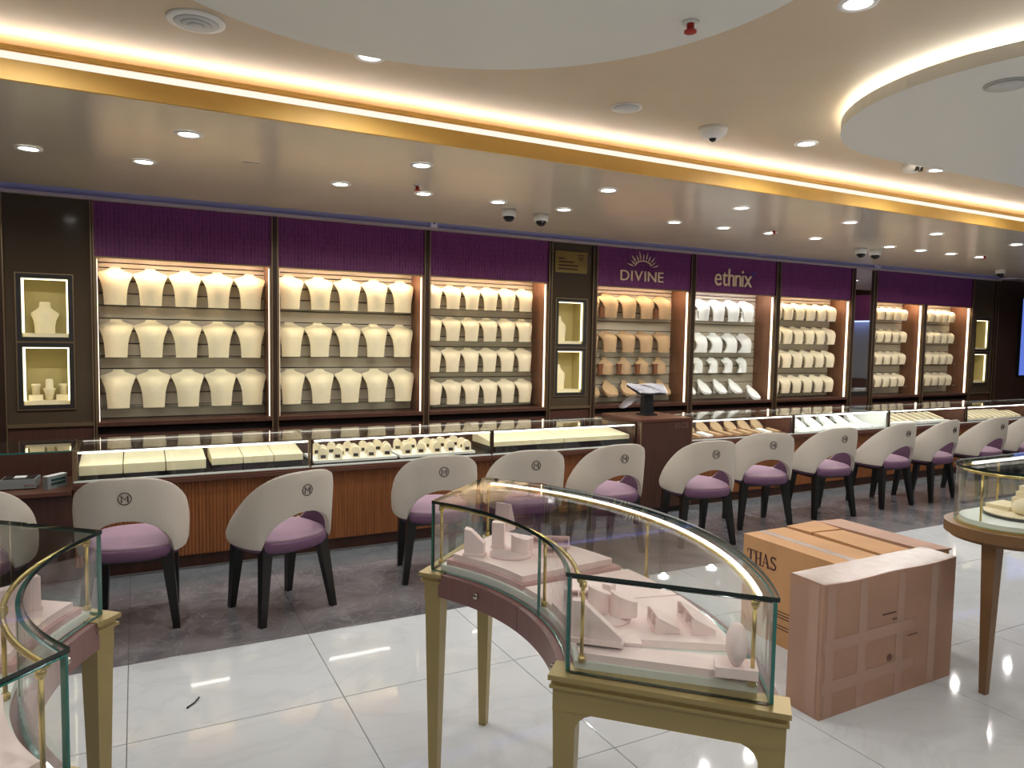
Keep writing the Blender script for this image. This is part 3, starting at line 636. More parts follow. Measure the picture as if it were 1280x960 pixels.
for i in range(10):       # over the screen, then hanging in front of it
    v = i/9; row = []
    for j in range(15):
        t = j/14; xl, xr = -.125+.03*(1-v), .2-.06*(1-v)
        row.append((xl+(xr-xl)*t, .105-.17*(1-v), .238-.06*(1-v)+.004*math.sin(11*t+7*v)))
    rows.append(row)
rows = rows[::-1]
for i in range(1, 9):
    v = i/8; row = []
    for j in range(15):
        t = j/14; xl, xr = -.095-.115*v, .14-.10*v
        dz = (.115+.02*math.sin(9*t))*v*(1-.25*t)
        row.append((xl+(xr-xl)*t, -.066+.12*min(1, v*2.2)+.012*v*math.sin(12*t), .178-dz))
    rows.append(row)
fm = MB(); fm.grid(rows); fm.grid([[(p[0], p[1], p[2]-.0015) for p in r] for r in rows], 0, True); fm.build('plastic_cover', 'plastic_film', mo); mo.scale = (1.2, 1.2, 1.15)

# devices on the left desk
o = empty('desk_device', (-.62, YC+.22, .5525), R(-4), 'small grey metal device on the left desk', 'device')
MB().box(-.09, .09, -.07, .07, .006, .06).build('case', 'device_grey', o); MB().box(-.08, .08, -.06, .06, .06, .064).build('lid', 'device_dark', o)
MB().box(-.03, .03, -.03, .03, .064, .067).build('label_plate', 'plastic_white', o); MB().box(-.08, -.06, -.06, -.04, 0, .006).box(.06, .08, -.06, -.04, 0, .006).box(-.08, -.06, .04, .06, 0, .006).box(.06, .08, .04, .06, 0, .006).build('foot', 'device_dark', o)
MB().box(.03, .08, -.073, -.07, .02, .03).build('latch', 'chrome', o)
o = empty('card_box', (-.44, YC+.15, .5525), R(50), 'upright grey and green card box on the left desk', 'device')
MB().box(-.07, .07, -.018, .018, 0, .075).build('case', 'device_grey', o); MB().box(-.045, .055, -.0195, -.018, .045, .058).box(-.045, .055, -.0195, -.018, .022, .036).build('stripe', 'device_green', o); MB().box(-.07, .07, -.018, .018, .075, .079).build('cap', 'plastic_white', o)

# --- goods in the counters
def goods(me, name, x, y, z, label, group, cat, rz=0): return place(me, name, x, y, z, label, group, cat, rz)
def slab(w, d, h0, h1, mname, base='black_gap', lift=.035):   # cream lid sloping to the front on a dark base
    o = MB().xprism([(0, lift), (d, lift), (d, h1), (0, h0)], 0, w-.003, 0).box(.004, w-.006, .012, d-.004, 0, lift, 1)
    return o.mesh('tray_box', [mname, base])
ya = YC+.045
for k in range(3): goods(slab(.232, .34, .088, .125, 'velvet_cream', lift=.03), 'tray_box', -.31+.235*k, ya, ZD+.0005, f'cream flat box, {ORD[k]} from left in the far-left counter', 'cream boxes in first counter', 'tray')
for k in range(3): goods(slab(.19, .34, .088, .125, 'velvet_cream', lift=.045), 'tray_box', .425+.193*k, ya+.005, ZD+.0005, f'cream flat box, {ORD[k]} in right-hand trio of the far-left counter', 'cream boxes in first counter', 'tray')
for k in range(2): goods(slab(.655, .36, .085, .12, 'velvet_cream', lift=.05), 'tray_box', 2.43+.66*k, ya+.02, ZD+.0005, f'long cream tray, {("left","right")[k]} half, in counter left of pedestal', 'long cream trays', 'tray')
# bangle stands
tray = MB().box(0, .60, 0, .36, 0, .012, 1).box(.004, .596, .004, .356, .012, .03, 0).mesh('white_tray', ['velvet_white', 'black_gap'])
for k, (x, y) in enumerate(((1.07, YC+.05), (1.69, YC+.05))): goods(tray, 'display_tray', x, y, ZD+.0005, f'white tray under bangle stands, {("left","right")[k]} one', 'white trays', 'tray')
def arch(w, h, d, mname):
    P = [(-w/2, 0), (-w/2, h*.55)]+[(-w/2*math.cos(R(t)), h*.55+h*.45*math.sin(R(t))) for t in range(20, 180, 20)]+[(w/2, h*.55), (w/2, 0)]
    mb = MB().yprism([(x, z) for x, z in P][::-1], -d/2, d/2, 0)
    mb.yprism([(-w*.28, h*.12), (w*.28, h*.12), (w*.28, h*.4), (-w*.28, h*.4)], -d/2-.0015, -d/2-.0002, 1)
    return mb.mesh('bangle_stand', [mname, 'device_dark'])
ar = arch(.062, .082, .05, 'velvet_ivory'); nb = 0
for t, bx in enumerate((1.07, 1.69)):
    for r in range(3):
        for c in range(5):
            goods(ar, 'bangle_stand', bx+.07+.115*c+.03*(r % 2)+random.uniform(-.012, .012), YC+.10+.115*r+random.uniform(-.012, .012), ZD+.031,
                  f'small arched bangle stand, {["front","middle","back"][r]} row, {ORD[c]} from left on {("left","right")[t]} tray', 'bangle stands in second counter', 'bangle stand', R(random.uniform(-25, 5)))
# counter 4: tan pads
hump = lowbust_mesh('hump', .16, .12, 'velvet_tan', .9); y4 = YC+.03
MBt = MB().box(0, 1.3, 0, .4, 0, .012).mesh('tray', 'stand_brown'); goods(MBt, 'display_tray', 4.37, y4+.04, ZD+.0005, 'brown tray under tan pads beside the pedestal', 'trays', 'tray')
for k in range(7): goods(hump, 'necklace_pad', 4.47+.18*k, y4+.40, ZD+.013, f'tan sloping necklace pad, back row, {ORD[k]} from pedestal', 'tan pads', 'necklace pad', R(12))
padt = MB().xprism([(0, 0), (.13, 0), (.13, .035), (0, .015)], -.03, .03).mesh('pad', 'velvet_tan'); padw = MB().xprism([(0, 0), (.13, 0), (.13, .035), (0, .015)], -.045, .045).mesh('pad', 'velvet_white')
for k in range(10): goods(padw if k in (2, 8) else padt, 'bracelet_pad', 4.44+.127*k, y4+.07, ZD+.013, f'flat {"white" if k in (2,8) else "tan"} bracelet pad, front row, {ORD[k]} from pedestal', 'flat pads', 'bracelet pad', R(14))
# counter 5: white
MBt = MB().box(0, 1.38, 0, .42, 0, .012).mesh('tray', 'velvet_white'); goods(MBt, 'display_tray', 5.735, y4+.03, ZD+.0005, 'white tray in the white glowing counter', 'trays', 'tray')
hw = lowbust_mesh('hump', .2, .2, 'velvet_white')
for k in range(7): goods(padw, 'bracelet_pad', 5.83+.19*k, y4+.05, ZD+.013, f'flat white pad, front row, {ORD[k]} from left in white glowing counter', 'flat pads', 'bracelet pad', R(16))
for k in range(6): goods(hw, 'necklace_pad', 5.86+.225*k, y4+.42, ZD+.013, f'white sloping necklace pad, {ORD[k]} from left in white glowing counter', 'white pads', 'necklace pad', R(16))
# counters 6-8: slanted ivory ramps
rampm = MB().xprism([(0, 0), (.2, 0), (.2, .085), (.17, .085), (0, .02)], -.035, .035).mesh('ramp', 'velvet_ivory')
rampn = MB().xprism([(0, 0), (.16, 0), (.16, .07), (.13, .07), (0, .02)], -.03, .03).mesh('ramp', 'velvet_ivory')
trw = MB().box(0, 1.34, 0, .38, 0, .014).mesh('tray', 'grey_panel')
goods(trw, 'display_tray', 7.18, y4+.05, ZD+.0005, 'grey tray in counter right of the white one', 'trays', 'tray'); goods(trw, 'display_tray', 8.58, y4+.05, ZD+.0005, 'grey tray in next to last counter', 'trays', 'tray'); goods(trw, 'display_tray', 9.98, y4+.05, ZD+.0005, 'grey tray in last counter', 'trays', 'tray')
for k in range(10): goods(rampm, 'bracelet_ramp', 7.26+.13*k, y4+.2, ZD+.015, f'ivory slanted bracelet ramp, {ORD[k]} from left, counter right of white one', 'ivory ramps', 'bracelet ramp', R(20))
MBt = MB().box(0, .5, 0, .10, 0, .02).mesh('strip', 'velvet_white')
for k in range(2): goods(MBt, 'display_strip', 7.22+.62*k, y4+.07, ZD+.015, f'low white display strip, {("left","right")[k]} one before the ivory ramps', 'white strips', 'display strip')
for r in range(2):
    for k in range(12):
        goods(rampn, 'bracelet_ramp', 8.65+.108*k, y4+.09+.17*r, ZD+.015, f'small ivory ramp, {("front","back")[r]} row, {ORD[k]} from left, next to last counter', 'small ivory ramps', 'bracelet ramp', R(10))
        if r == 0: goods(rampn, 'bracelet_ramp', 10.05+.108*k, y4+.15, ZD+.015, f'small ivory ramp, {ORD[k]} from left in the last counter', 'small ivory ramps', 'bracelet ramp', R(10))

# ------------------------------------------------------------------ chairs
def chair():
    o = empty('tub_chair')
    def plan(ph):
        c, q = math.sin(ph), -math.cos(ph); e = 2/2.5
        return (.252*math.copysign(abs(c)**e, c), .248*math.copysign(abs(q)**e, q))
    def pt(ph, z, off):
        k = 1+.07*(z-.42)/.36; x, y = plan(ph); r_ = math.hypot(x, y); k *= (r_+off)/r_
        return (x*k, y*k, z)
    PH = [R(-124+248*i/48) for i in range(49)]; N = 9
    def lohi(ph):
        x, y = plan(ph); d = abs(math.degrees(ph))
        hi = .783-.335*(max(0, y+.248)/.39)**1.2-.02*min(1, abs(x)/.25)**3
        lo = .392+(.184*math.sqrt(max(0, 1-(x/.205)**2)) if (abs(x) < .205 and y < 0) else 0)
        if d > 108: q = (d-108)/16; lo += .035*q*q
        return lo, max(hi, lo+.012)
    out = []; inn = []
    for ph in PH:
        lo, hi = lohi(ph); a = []; c = []
        for j in range(N):
            t = j/(N-1); z = lo+(hi-lo)*t; e = .006*(1-(abs(2*t-1))**6)
            a.append(pt(ph, z, e)); c.append(pt(ph, z, -.024-e))
        out.append(a); inn.append(c)
    mb = MB(); mb.grid(out, 0, True); mb.grid([[r[-1] for r in out], [r[-1] for r in inn]], 0, True)
    mb.grid([[r[0] for r in out], [r[0] for r in inn]], 0, False); mb.grid([out[0], inn[0]], 0, False); mb.grid([out[-1], inn[-1]], 0, True)
    mb.build('back_shell', 'shell_leather', o)
    MB().grid(inn).build('back_lining', 'lining_purple', o)
    # piping round the shell rim
    MB().tube([((a[-1][0]+c[-1][0])/2, (a[-1][1]+c[-1][1])/2, a[-1][2]+.001) for a, c in zip(out, inn)], .005, 6).build('piping', 'shell_leather', o)
    s = MB(); n = 36
    prof = [(.985, .424), (.93, .437), (.85, .447), (.70, .456), (.40, .463), (.02, .465)]
    band = [(.80, .362), (.95, .366), (.995, .385), (1.0, .41), (.985, .4238)]
    def loft(prof):
        V = []; F = []
        for q, z in prof:
            for k in range(n):
                a = 2*math.pi*k/n; ca, sa = math.cos(a), math.sin(a); ex = .78
                V.append((.236*q*math.copysign(abs(ca)**ex, ca), .01+.245*q*math.copysign(abs(sa)**ex, sa), z))
        for i in range(len(prof)-1):
            for k in range(n): F.append((i*n+k, i*n+(k+1) % n, (i+1)*n+(k+1) % n, (i+1)*n+k))
        F.append(tuple(range(n-1, -1, -1))); F.append(tuple((len(prof)-1)*n+k for k in range(n)))
        return V, F
    se = s.add(*loft(prof), 0, True).build('seat', 'seat_top_lit', o)
    MB().add(*loft(band), 0, True).build('seat_side_shaded', 'seat_side_shaded', se)  # cushion sides in the darker, shaded purple
    MB().box(-.17, .17, -.15, .17, .34, .3615).build('seat_frame', 'leg_black', o)
    for sx, sy, fx, fy in ((-1, 1, .175, .19), (1, 1, .175, .19), (-1, -1, .215, .19), (1, -1, .215, .19)):
        tx, ty = sx*.165, sy*.14
        MB().frustum(tx, ty, 0, .405 if sy < 0 else .36, .016, .016, .029, .027, sx*fx-tx, sy*fy-ty).build('leg', 'leg_black', o)
    # round emblem with an M on the back of the shell
    em = MB(); zc = .69; rr = .029
    def on(x, z): 
        k = 1+.07*(z-.42)/.36; q = (1-abs(x/.252)**2.5)**(1/2.5); return (x, -.248*q*k-.0085, z)
    em.tube([on(rr*math.cos(2*math.pi*k/24), zc+rr*math.sin(2*math.pi*k/24)) for k in range(24)], .0022, 5, closed=True)
    em.tube([on(-.014, zc-.016), on(-.014, zc+.015), on(0, zc-.004), on(.014, zc+.015), on(.014, zc-.016)], .0032, 5)
    em.build('emblem', 'emblem_dark', o)
    return o
CH = [(-.70, 4.15, -5, 'cream tub chair cut off by the left photo edge'), (-.02, 4.16, -8, 'cream and purple tub chair facing the cream-box counter, seen square from behind'), (.68, 4.01, 22, 'cream and purple tub chair turned toward the bangle counter, second from left counter end'),
      (1.66, 4.22, -8, 'cream tub chair standing behind left corner of the crescent glass table'), (2.29, 4.2, -10, 'cream tub chair mostly hidden behind the crescent table, left of two'), (2.95, 4.2, -4, 'cream tub chair left of the wooden pedestal'),
      (3.72, 4.1, -12, 'cream tub chair before the pedestal, first right of the crescent table'), (4.51, 4.26, -20, 'cream tub chair before the tan pads counter'), (5.32, 4.3, -8, 'cream tub chair before the white glowing counter'),
      (6.19, 4.34, 0, 'cream tub chair just right of the white glowing counter front'), (6.86, 4.34, 6, 'cream tub chair, third from the right photo edge'), (7.68, 4.34, 0, 'cream tub chair, second from the right photo edge'), (8.45, 4.34, -8, 'cream tub chair at the right photo edge')]
ch0 = chair()
for i, (x, y, a, lab) in enumerate(CH):
    o = ch0 if i == 0 else copy_tree(ch0)
    o.location = (x, y, 0); o.rotation_euler.z = R(a); tag(o, lab, 'chair', 'tub chairs along the counters')

# ------------------------------------------------------------------ crescent display tables
A, B, C, D = (.853, 2.174), (.872, 1.366), (1.182, 1.049), (1.163, 2.451)
def arc3(p, q, sag, n):      # arc from p to q bulging to +x by sag
    px, py = p; qx, qy = q; mx, my = (px+qx)/2, (py+qy)/2; L = math.hypot(qx-px, qy-py); h = L/2
    r = (h*h+sag*sag)/(2*sag); nx, ny = -(qy-py)/L, (qx-px)/L
    if nx < 0: nx, ny = -nx, -ny
    cx, cy = mx-nx*(r-sag), my-ny*(r-sag); a0 = math.atan2(py-cy, px-cx); a1 = math.atan2(qy-cy, qx-cx)
    return [(cx+r*math.cos(a0+(a1-a0)*k/n), cy+r*math.sin(a0+(a1-a0)*k/n)) for k in range(n+1)]
NA = 40
INN, OUT = arc3(A, B, .118, NA), arc3(D, C, .262, NA)
def Pt(t, s):
    k = min(max(t, 0), 1)*NA; i = min(int(k), NA-1); f = k-i
    a = (INN[i][0]*(1-f)+INN[i+1][0]*f, INN[i][1]*(1-f)+INN[i+1][1]*f); b_ = (OUT[i][0]*(1-f)+OUT[i+1][0]*f, OUT[i][1]*(1-f)+OUT[i+1][1]*f)
    return (a[0]*(1-s)+b_[0]*s, a[1]*(1-s)+b_[1]*s)
def sector(t0, t1, s0, s1, n=16):
    return [Pt(t0+(t1-t0)*k/n, s0) for k in range(n+1)]+[Pt(t1-(t1-t0)*k/n, s1) for k in range(n+1)]
ZB, ZT = .728, .965
def crescent(mx, label, dx=0, dy=0):
    """mx mirrors across the middle of the ring of tables"""
    f = (lambda p: (.76-p[0]+dx, p[1]+dy)) if mx else (lambda p: p)
    o = empty('crescent_table', (*f(Pt(.5, .5)), 0), 0, label, 'display table', 'crescent display tables'); ox, oy = o.location.x, o.location.y
    g_ = lambda p: (f(p)[0]-ox, f(p)[1]-oy)
    mapp = lambda L: [g_(p) for p in L]
    sec = lambda *a: mapp(sector(*a))
    MB().prism(sec(0, 1, -.02, 1.02, 40), ZT-.010, ZT, 1, 0).build('top_glass', ['glass_clear', 'glass_edge_dark'], o)
    MB().wall(mapp([Pt(k/40, .0) for k in range(0, 25)]), ZB+.006, ZT-.0105, .008).build('inner_glass', ['glass_clear', 'glass_edge'], o)
    MB().wall(mapp([Pt(.603+.397*k/16, .0) for k in range(17)]), ZB+.006, ZT-.0105, .008).build('inner_glass', ['glass_clear', 'glass_edge'], o)
    MB().wall(mapp([Pt(k/40, 1) for k in range(41)]), ZB+.006, ZT-.0105, .008).build('outer_glass', ['glass_clear', 'glass_edge'], o)
    for t in (0, 1): MB().wall(mapp([Pt(t, .012), Pt(t, .988)]), ZB+.006, ZT-.0105, .012).build('end_glass', ['glass_clear', 'glass_edge' if mx else 'glass_edge_dark'], o)
    # gold rails and posts
    MB().tube([(*p, ZT-.022) for p in mapp([Pt(.02+.96*k/30, .055) for k in range(31)])], .006, 8).build('rail', 'gold_rail', o)
    MB().tube([(*p, ZT-.022) for p in mapp([Pt(.02+.96*k/30, .93) for k in range(31)])], .006, 8).build('rail', 'gold_rail', o)
    for t, s in ((.025, .06), (.975, .075), (.025, .93), (.975, .92), (.5, .93), (.58, .055)):
        x, y = g_(Pt(t, s)); p = MB().lathe([(.0045, ZB+.03), (.0045, ZT-.02)], x, y, 10).build('post', 'gold_rail', o)
        MB().lathe([(.009, ZB+.024), (.009, ZB+.034), (.005, ZB+.038)], x, y, 12).lathe([(.005, ZT-.042), (.009, ZT-.036), (.009, ZT-.024)], x, y, 12).build('post_cap', 'gold_rail', p)
    MB().wall(mapp([Pt(.03+.94*k/30, .945) for k in range(31)]), ZT-.018, ZT-.0115, .008, 0, 0).build('led_strip', 'table_led', o)
    # base
    MB().prism(sec(0, 1, -.03, 1.03, 40), ZB-.03, ZB).build('base_board', 'mauve_apron', o)
    MB().prism(sec(.03, .97, .04, .95, 36), ZB+.0005, ZB+.022).build('base_pad', 'base_white', o)
    for a_, b_ in ((.012, .498), (.502, .988)):
        MB().wall(mapp([Pt(a_+(b_-a_)*k/20, -.03) for k in range(21)]), ZB-.072, ZB+.002, .02, 0, 0).build('apron_panel', 'mauve_apron', o)
    MB().wall(mapp([Pt(k/40, 1.03) for k in range(41)]), ZB-.072, ZB+.002, .02, 0, 0).build('apron_panel', 'mauve_apron', o)
    for t in (.25, .9):
        x, y = g_(Pt(t, -.062)); MB().lathe([(.006, -.009), (.009, -.004), (.009, .004), (.006, .009)], 0, 0, 12).build('lock', 'chrome', o, (x, y, ZB-.028))
    for t in (0, 1):
        e = -.012 if t == 0 else .012
        a = g_(Pt(t, -.07)); b_ = g_(Pt(t, 1.07)); L = math.hypot(b_[0]-a[0], b_[1]-a[1]); ux, uy = (b_[0]-a[0])/L, (b_[1]-a[1])/L; nx, ny = -uy, ux
        c5 = g_(Pt(.5, .5)); 
        if (a[0]-c5[0])*nx+(a[1]-c5[1])*ny < 0: nx, ny = -nx, -ny
        def fr(q, w_, h_): return (a[0]+ux*q+nx*w_, a[1]+uy*q+ny*w_, h_)
        def plate(q0, q1, w0, w1, z0, z1, mb):
            P = [fr(q0, w0, z0), fr(q1, w0, z0), fr(q1, w1, z0), fr(q0, w1, z0), fr(q0, w0, z1), fr(q1, w0, z1), fr(q1, w1, z1), fr(q0, w1, z1)]
            return mb.add(P, [(3, 2, 1, 0), (4, 5, 6, 7), (0, 1, 5, 4), (1, 2, 6, 5), (2, 3, 7, 6), (3, 0, 4, 7)])
        mb = MB(); plate(-.008, L+.008, -.05, .03, ZB-.008, ZB+.004, mb); plate(.0, L, -.045, .02, ZB-.02, ZB-.008, mb); plate(-.005, L+.005, -.045, .026, ZB-.028, ZB-.02, mb); plate(.0, L, -.045, .012, ZB-.085, ZB-.028, mb)
        mb.build('end_frame', 'gold_paint', o)
        # rounded brackets under the end frame
        mb = MB()
        for q0, sg in ((.05, 1), (L-.05, -1)):
            poly = [(0, 0), (.045, 0), (.026, -.008), (.012, -.02), (.004, -.036), (0, -.055)]
            V = [fr(q0+sg*p, w_, ZB-.085+z) for w_ in (-.04, .008) for p, z in poly]; n = len(poly)
            mb.add(V, [tuple(range(n)), tuple(range(2*n-1, n-1, -1))]+[(i, (i+1) % n, n+(i+1) % n, n+i) for i in range(n)])
        mb.build('bracket', 'gold_paint', o)
        for q in (.027, L-.027):
            c = fr(q, -.018, 0); V = []
            for z, h_ in ((0, .014), (ZB-.0855, .027)):
                for su, sn in ((-1, -1), (1, -1), (1, 1), (-1, 1)): V.append((c[0]+ux*su*h_+nx*sn*h_, c[1]+uy*su*h_+ny*sn*h_, z))
            MB().add(V, [(3, 2, 1, 0), (4, 5, 6, 7), (0, 1, 5, 4), (1, 2, 6, 5), (2, 3, 7, 6), (3, 0, 4, 7)]).build('leg', 'gold_paint', o)
    return f
fC = crescent(False, 'crescent glass display table with gold legs in the centre')
fL = crescent(True, 'crescent glass display table cut off by left photo edge', 0, .02)

ZP = ZB+.0225
def plate_thing(f, t0, t1, s0, s1, z0, z1, label, mname='pink_suede', two=False):
    c = f(Pt((t0+t1)/2, (s0+s1)/2)); o = empty('display_platform', (*c, z0), 0, label, 'display platform')
    P = [(f(p)[0]-c[0], f(p)[1]-c[1]) for p in sector(t0, t1, s0, s1)]
    if two:
        h = z1-z0; MB().prism(P, 0, h*.45).build('lower_tier', 'pink_edge', o)
        e = .02; P2 = [(f(p)[0]-c[0], f(p)[1]-c[1]) for p in sector(t0+e, t1-e, s0+.03, s1-.03)]; MB().prism(P2, h*.45, h).build('upper_tier', mname, o)
    else: MB().prism(P, 0, z1-z0).build('slab', mname, o)
    return o
plate_thing(fC, .05, .43, .06, .9, ZP, ZP+.036, 'two-tier pink platform in left end of the centre table', two=True)
plate_thing(fC, .45, .62, .06, .9, ZP, ZP+.016, 'thin pink platform at bend of the centre table')
plate_thing(fC, .63, .86, .42, .9, ZP, ZP+.018, 'pink platform under the finned trays in centre table')
plate_thing(fC, .63, .9, .06, .41, ZP, ZP+.026, 'pink platform under the oval blocks at near end of centre table')
plate_thing(fC, .885 if False else .905, .965, .06, .92, ZP, ZP+.018, 'pink slab along the near end glass of centre table')
PS = 'pink_suede'
def pink(name, mb, x, y, z, rz, label, cat='display block', mats=PS):
    return tag(mb.build(name, mats, None, (x, y, z), rz), label, cat, 'pink display props')
def oval(a, b_, h0, h1, n=22):
    V = []; 
    for k in range(n):
        t = 2*math.pi*k/n; V.append((a*math.cos(t), b_*math.sin(t), 0))
    for k in range(n):
        t = 2*math.pi*k/n; V.append((a*math.cos(t), b_*math.sin(t), h0+(h1-h0)*(.5+.5*math.cos(t))))
    return V, [tuple(range(n-1, -1, -1)), tuple(range(n, 2*n))]+[(i, (i+1) % n, n+(i+1) % n, n+i) for i in range(n)]
def wedge(w, h0, h1, d):   # standing plate with a sloping top and a foot
    return MB().yprism([(-w/2, 0), (w/2, 0), (w/2, h1), (-w/2, h0)], -d/2, d/2).box(-w/2-.004, w/2+.004, -d/2-.004, d/2+.004, 0, .012)
ZL, ZR1, ZR2 = ZP+.0365, ZP+.0265, ZP+.0185
pink('wedge_stand', MB().yprism([(-.032, 0), (.032, 0), (.032, .045), (-.012, .085), (-.032, .09)], -.016, .016).box(-.036, .036, -.02, .02, 0, .01), .972, 2.10, ZL, R(-35), 'pink wedge stand at left end of centre table', 'display stand')
pink('round_base', MB().lathe([(.068, 0), (.068, .012), (.06, .014), (.06, .022)], n=24, sy=.75), 1.075, 2.045, ZL, R(-35), 'oval pink base under blocks in left end of centre table')
pink('oval_block', MB().add(*oval(.030, .022, .055, .04)), 1.095, 2.015, ZL+.0225, R(-35), 'slant-topped pink oval block, front, left end of centre table')
pink('tall_block', MB().box(-.02, .02, -.014, .014, 0, .085).box(-.023, .023, -.017, .017, 0, .01), 1.048, 2.08, ZL+.0225, R(-35), 'tall square pink block in left end of centre table')
pink('oval_block', MB().add(*oval(.034, .018, .058, .05)), 1.13, 2.06, ZL, R(-20), 'wide pink oval block behind, left end of centre table')
pink('back_stand', MB().xprism([(0, 0), (.05, 0), (.05, .02), (.02, .10), (.008, .10)], -.03, .03), 1.185, 2.33, ZL, R(-60), 'leaning pink stand at back of left end', 'display stand')
def opentray(w, d, h):      # compartments open at +y under a lid that slopes down to -y
    mb = MB().box(-w/2, w/2, -d/2, d/2, 0, .012)
    for x in (-w/2, -.002, w/2-.004): mb.xprism([(-d/2+.004, .012), (d/2, .012), (d/2, h)], x, x+.004)
    mb.xprism([(-d/2, .012), (-d/2+.006, .012), (d/2-.006, h-.003), (d/2-.006, h+.001)], -w/2, w/2)
    return mb
pink('fin_tray', opentray(.13, .05, .042), 1.25, 2.085, ZL, R(150), 'long pink finned tray at back, left end of centre table', 'display tray')
pink('fin_tray', opentray(.085, .045, .036), 1.21, 1.99, ZL, R(150), 'short pink finned tray, left end of centre table', 'display tray')
pink('wedge_stand', MB().yprism([(-.06, 0), (.06, 0), (.06, .02), (-.035, .10), (-.06, .10)], -.012, .012).box(-.064, .064, -.018, .018, 0, .012), .965, 1.385, ZR1, R(-42), 'large pink sloping wedge at near end of centre table', 'display stand')
pink('round_base', MB().lathe([(.062, 0), (.062, .010), (.055, .012), (.055, .018)], n=24, sy=.8), 1.082, 1.49, ZR1, R(30), 'oval pink base at near end of centre table')
pink('oval_block', MB().add(*oval(.034, .02, .04, .062)), 1.095, 1.455, ZR1+.0185, R(140), 'slant-topped pink oval block, right one, near end of centre table')
pink('oval_block', MB().add(*oval(.032, .018, .045, .07)), 1.055, 1.505, ZR1+.0185, R(160), 'slant-topped pink oval block, left one, near end of centre table')
pink('tall_block', MB().box(-.013, .013, -.013, .013, 0, .075).box(-.016, .016, -.016, .016, 0, .008), 1.105, 1.535, ZR1, R(20), 'slim square pink block, near end of centre table')
pink('fin_tray', opentray(.085, .062, .04), 1.182, 1.405, ZR2, R(66), 'pink finned tray, left of two at near end', 'display tray')
pink('fin_tray', opentray(.125, .062, .042), 1.266, 1.378, ZR2, R(66), 'longer pink finned tray, right of two at near end', 'display tray')
pink('fin_tray', opentray(.08, .045, .035), 1.09, 1.66, ZP+.0165, R(150), 'small pink finned tray at the bend of centre table', 'display tray')
o = empty('bangle_cushion', (1.163, 1.135, ZR2), R(-40), 'pink puffed bangle cushion on block at near end corner', 'display stand')
MB().box(-.045, .045, -.03, .03, 0, .022).build('block', 'pink_suede', o); mb = MB(); mb.lathe([(.004, -.045), (.03, -.036), (.042, -.012), (.042, .012), (.03, .036), (.004, .045)], n=20, sx=.55, sy=1)
c = mb.build('cushion', 'pink_suede', o, (0, 0, .066)); c.rotation_euler = (R(20), 0, 0)
# left table goods
plate_thing(fL, .05, .43, .06, .9, ZP, ZP+.036, 'two-tier pink platform in far end of the left table', two=True)
plate_thing(fL, .60, .95, .06, .9, ZP, ZP+.02, 'pink platform in near end of the left table')
x, y = fL(Pt(.16, .3)); pink('wedge_stand', MB().yprism([(-.05, 0), (.05, 0), (.05, .085), (.02, .085), (-.05, .035)], -.014, .014).box(-.054, .054, -.018, .018, 0, .01), x, y, ZL, R(25), 'pink wedge stand in the far end of the left table', 'display stand')
x, y = fL(Pt(.24, .28)); pink('wedge_stand', MB().yprism([(-.04, 0), (.04, 0), (.04, .09), (.0, .09), (-.04, .04)], -.014, .014).box(-.044, .044, -.018, .018, 0, .01), x, y, ZL, R(30), 'pink wedge stand half hidden at the left photo edge', 'display stand')
x, y = fL(Pt(.86, .35)); pink('wedge_stand', MB().box(-.05, .05, -.02, .02, 0, .09).box(-.055, .055, -.025, .025, 0, .012), x, y, ZP+.0205, R(35), 'pink block stand in near end of the left table', 'display stand')

# ------------------------------------------------------------------ round-ended table at right
o = empty('oval_table', (3.75, 1.72, 0), 0, 'round-ended glass display table with brown legs at right', 'display table'); c0 = .425
rg = lambda r: ring(-c0, c0, 0, r, 24)
zb, zt = .735, .985
MB().prism(rg(.205), zt-.01, zt, 1, 0).build('top_glass', ['glass_clear', 'glass_edge_dark'], o)
pth = rg(.195); MB().wall(pth+[pth[0]], zb+.004, zt-.0105, .008).build('side_glass', ['glass_clear', 'glass_edge'], o)
MB().prism(rg(.20), zb-.004, zb+.003).build('seat_ring', 'gold_rail', o); MB().prism(rg(.235), zb-.05, zb-.0045).build('rim', 'wood_rim', o); MB().prism(rg(.215), zb-.065, zb-.0505).build('under_rim', 'wood_rim', o)
MB().tube([(x, y, zt-.022) for x, y in rg(.178)], .006, 8, closed=True).build('rail', 'gold_rail', o)
MB().prism(rg(.178), zb+.0035, zb+.022).build('base_pad', 'base_white', o)
for x, y in ((-c0-.165, .02), (-c0-.08, -.145), (-.1, -.168), (c0, .168), (-.2, .168)): MB().lathe([(.0045, zb+.022), (.0045, zt-.018)], x, y, 10).build('post', 'gold_rail', o)
MB().wall([(x, .17) for x in (-.4, 0, .4)], zt-.022, zt-.0115, .012, 0, 0).build('led_strip', 'table_led', o)
for x, y in ((-c0-.10, .0), (-c0+.08, .10), (c0, -.1), (c0, .1)):
    MB().frustum(x, y, 0, zb-.065, .014, .014, .03, .03, 0, 0).build('leg', 'wood_rim', o)
k = empty('display_platform', (3.44, 1.72, zb+.0225), 0, 'rounded cream platform with dark edge in right table', 'display platform')
MB().prism(ring(-.02, .5, 0, .142, 20), 0, .012).build('edge_board', 'device_dark', k); MB().prism(ring(-.02, .5, 0, .136, 20), .012, .016).build('top_board', 'velvet_ivory', k)
place(MB().lathe([(.06, 0), (.085, .012), (.09, .03), (.08, .05), (.055, .062), (.004, .066)], n=24, sy=.7).mesh('cushion', 'velvet_ivory'), 'bangle_cushion', 3.43, 1.68, zb+.039, 'rounded cream cushion in the right table', 'right table goods', 'display stand', R(-10))
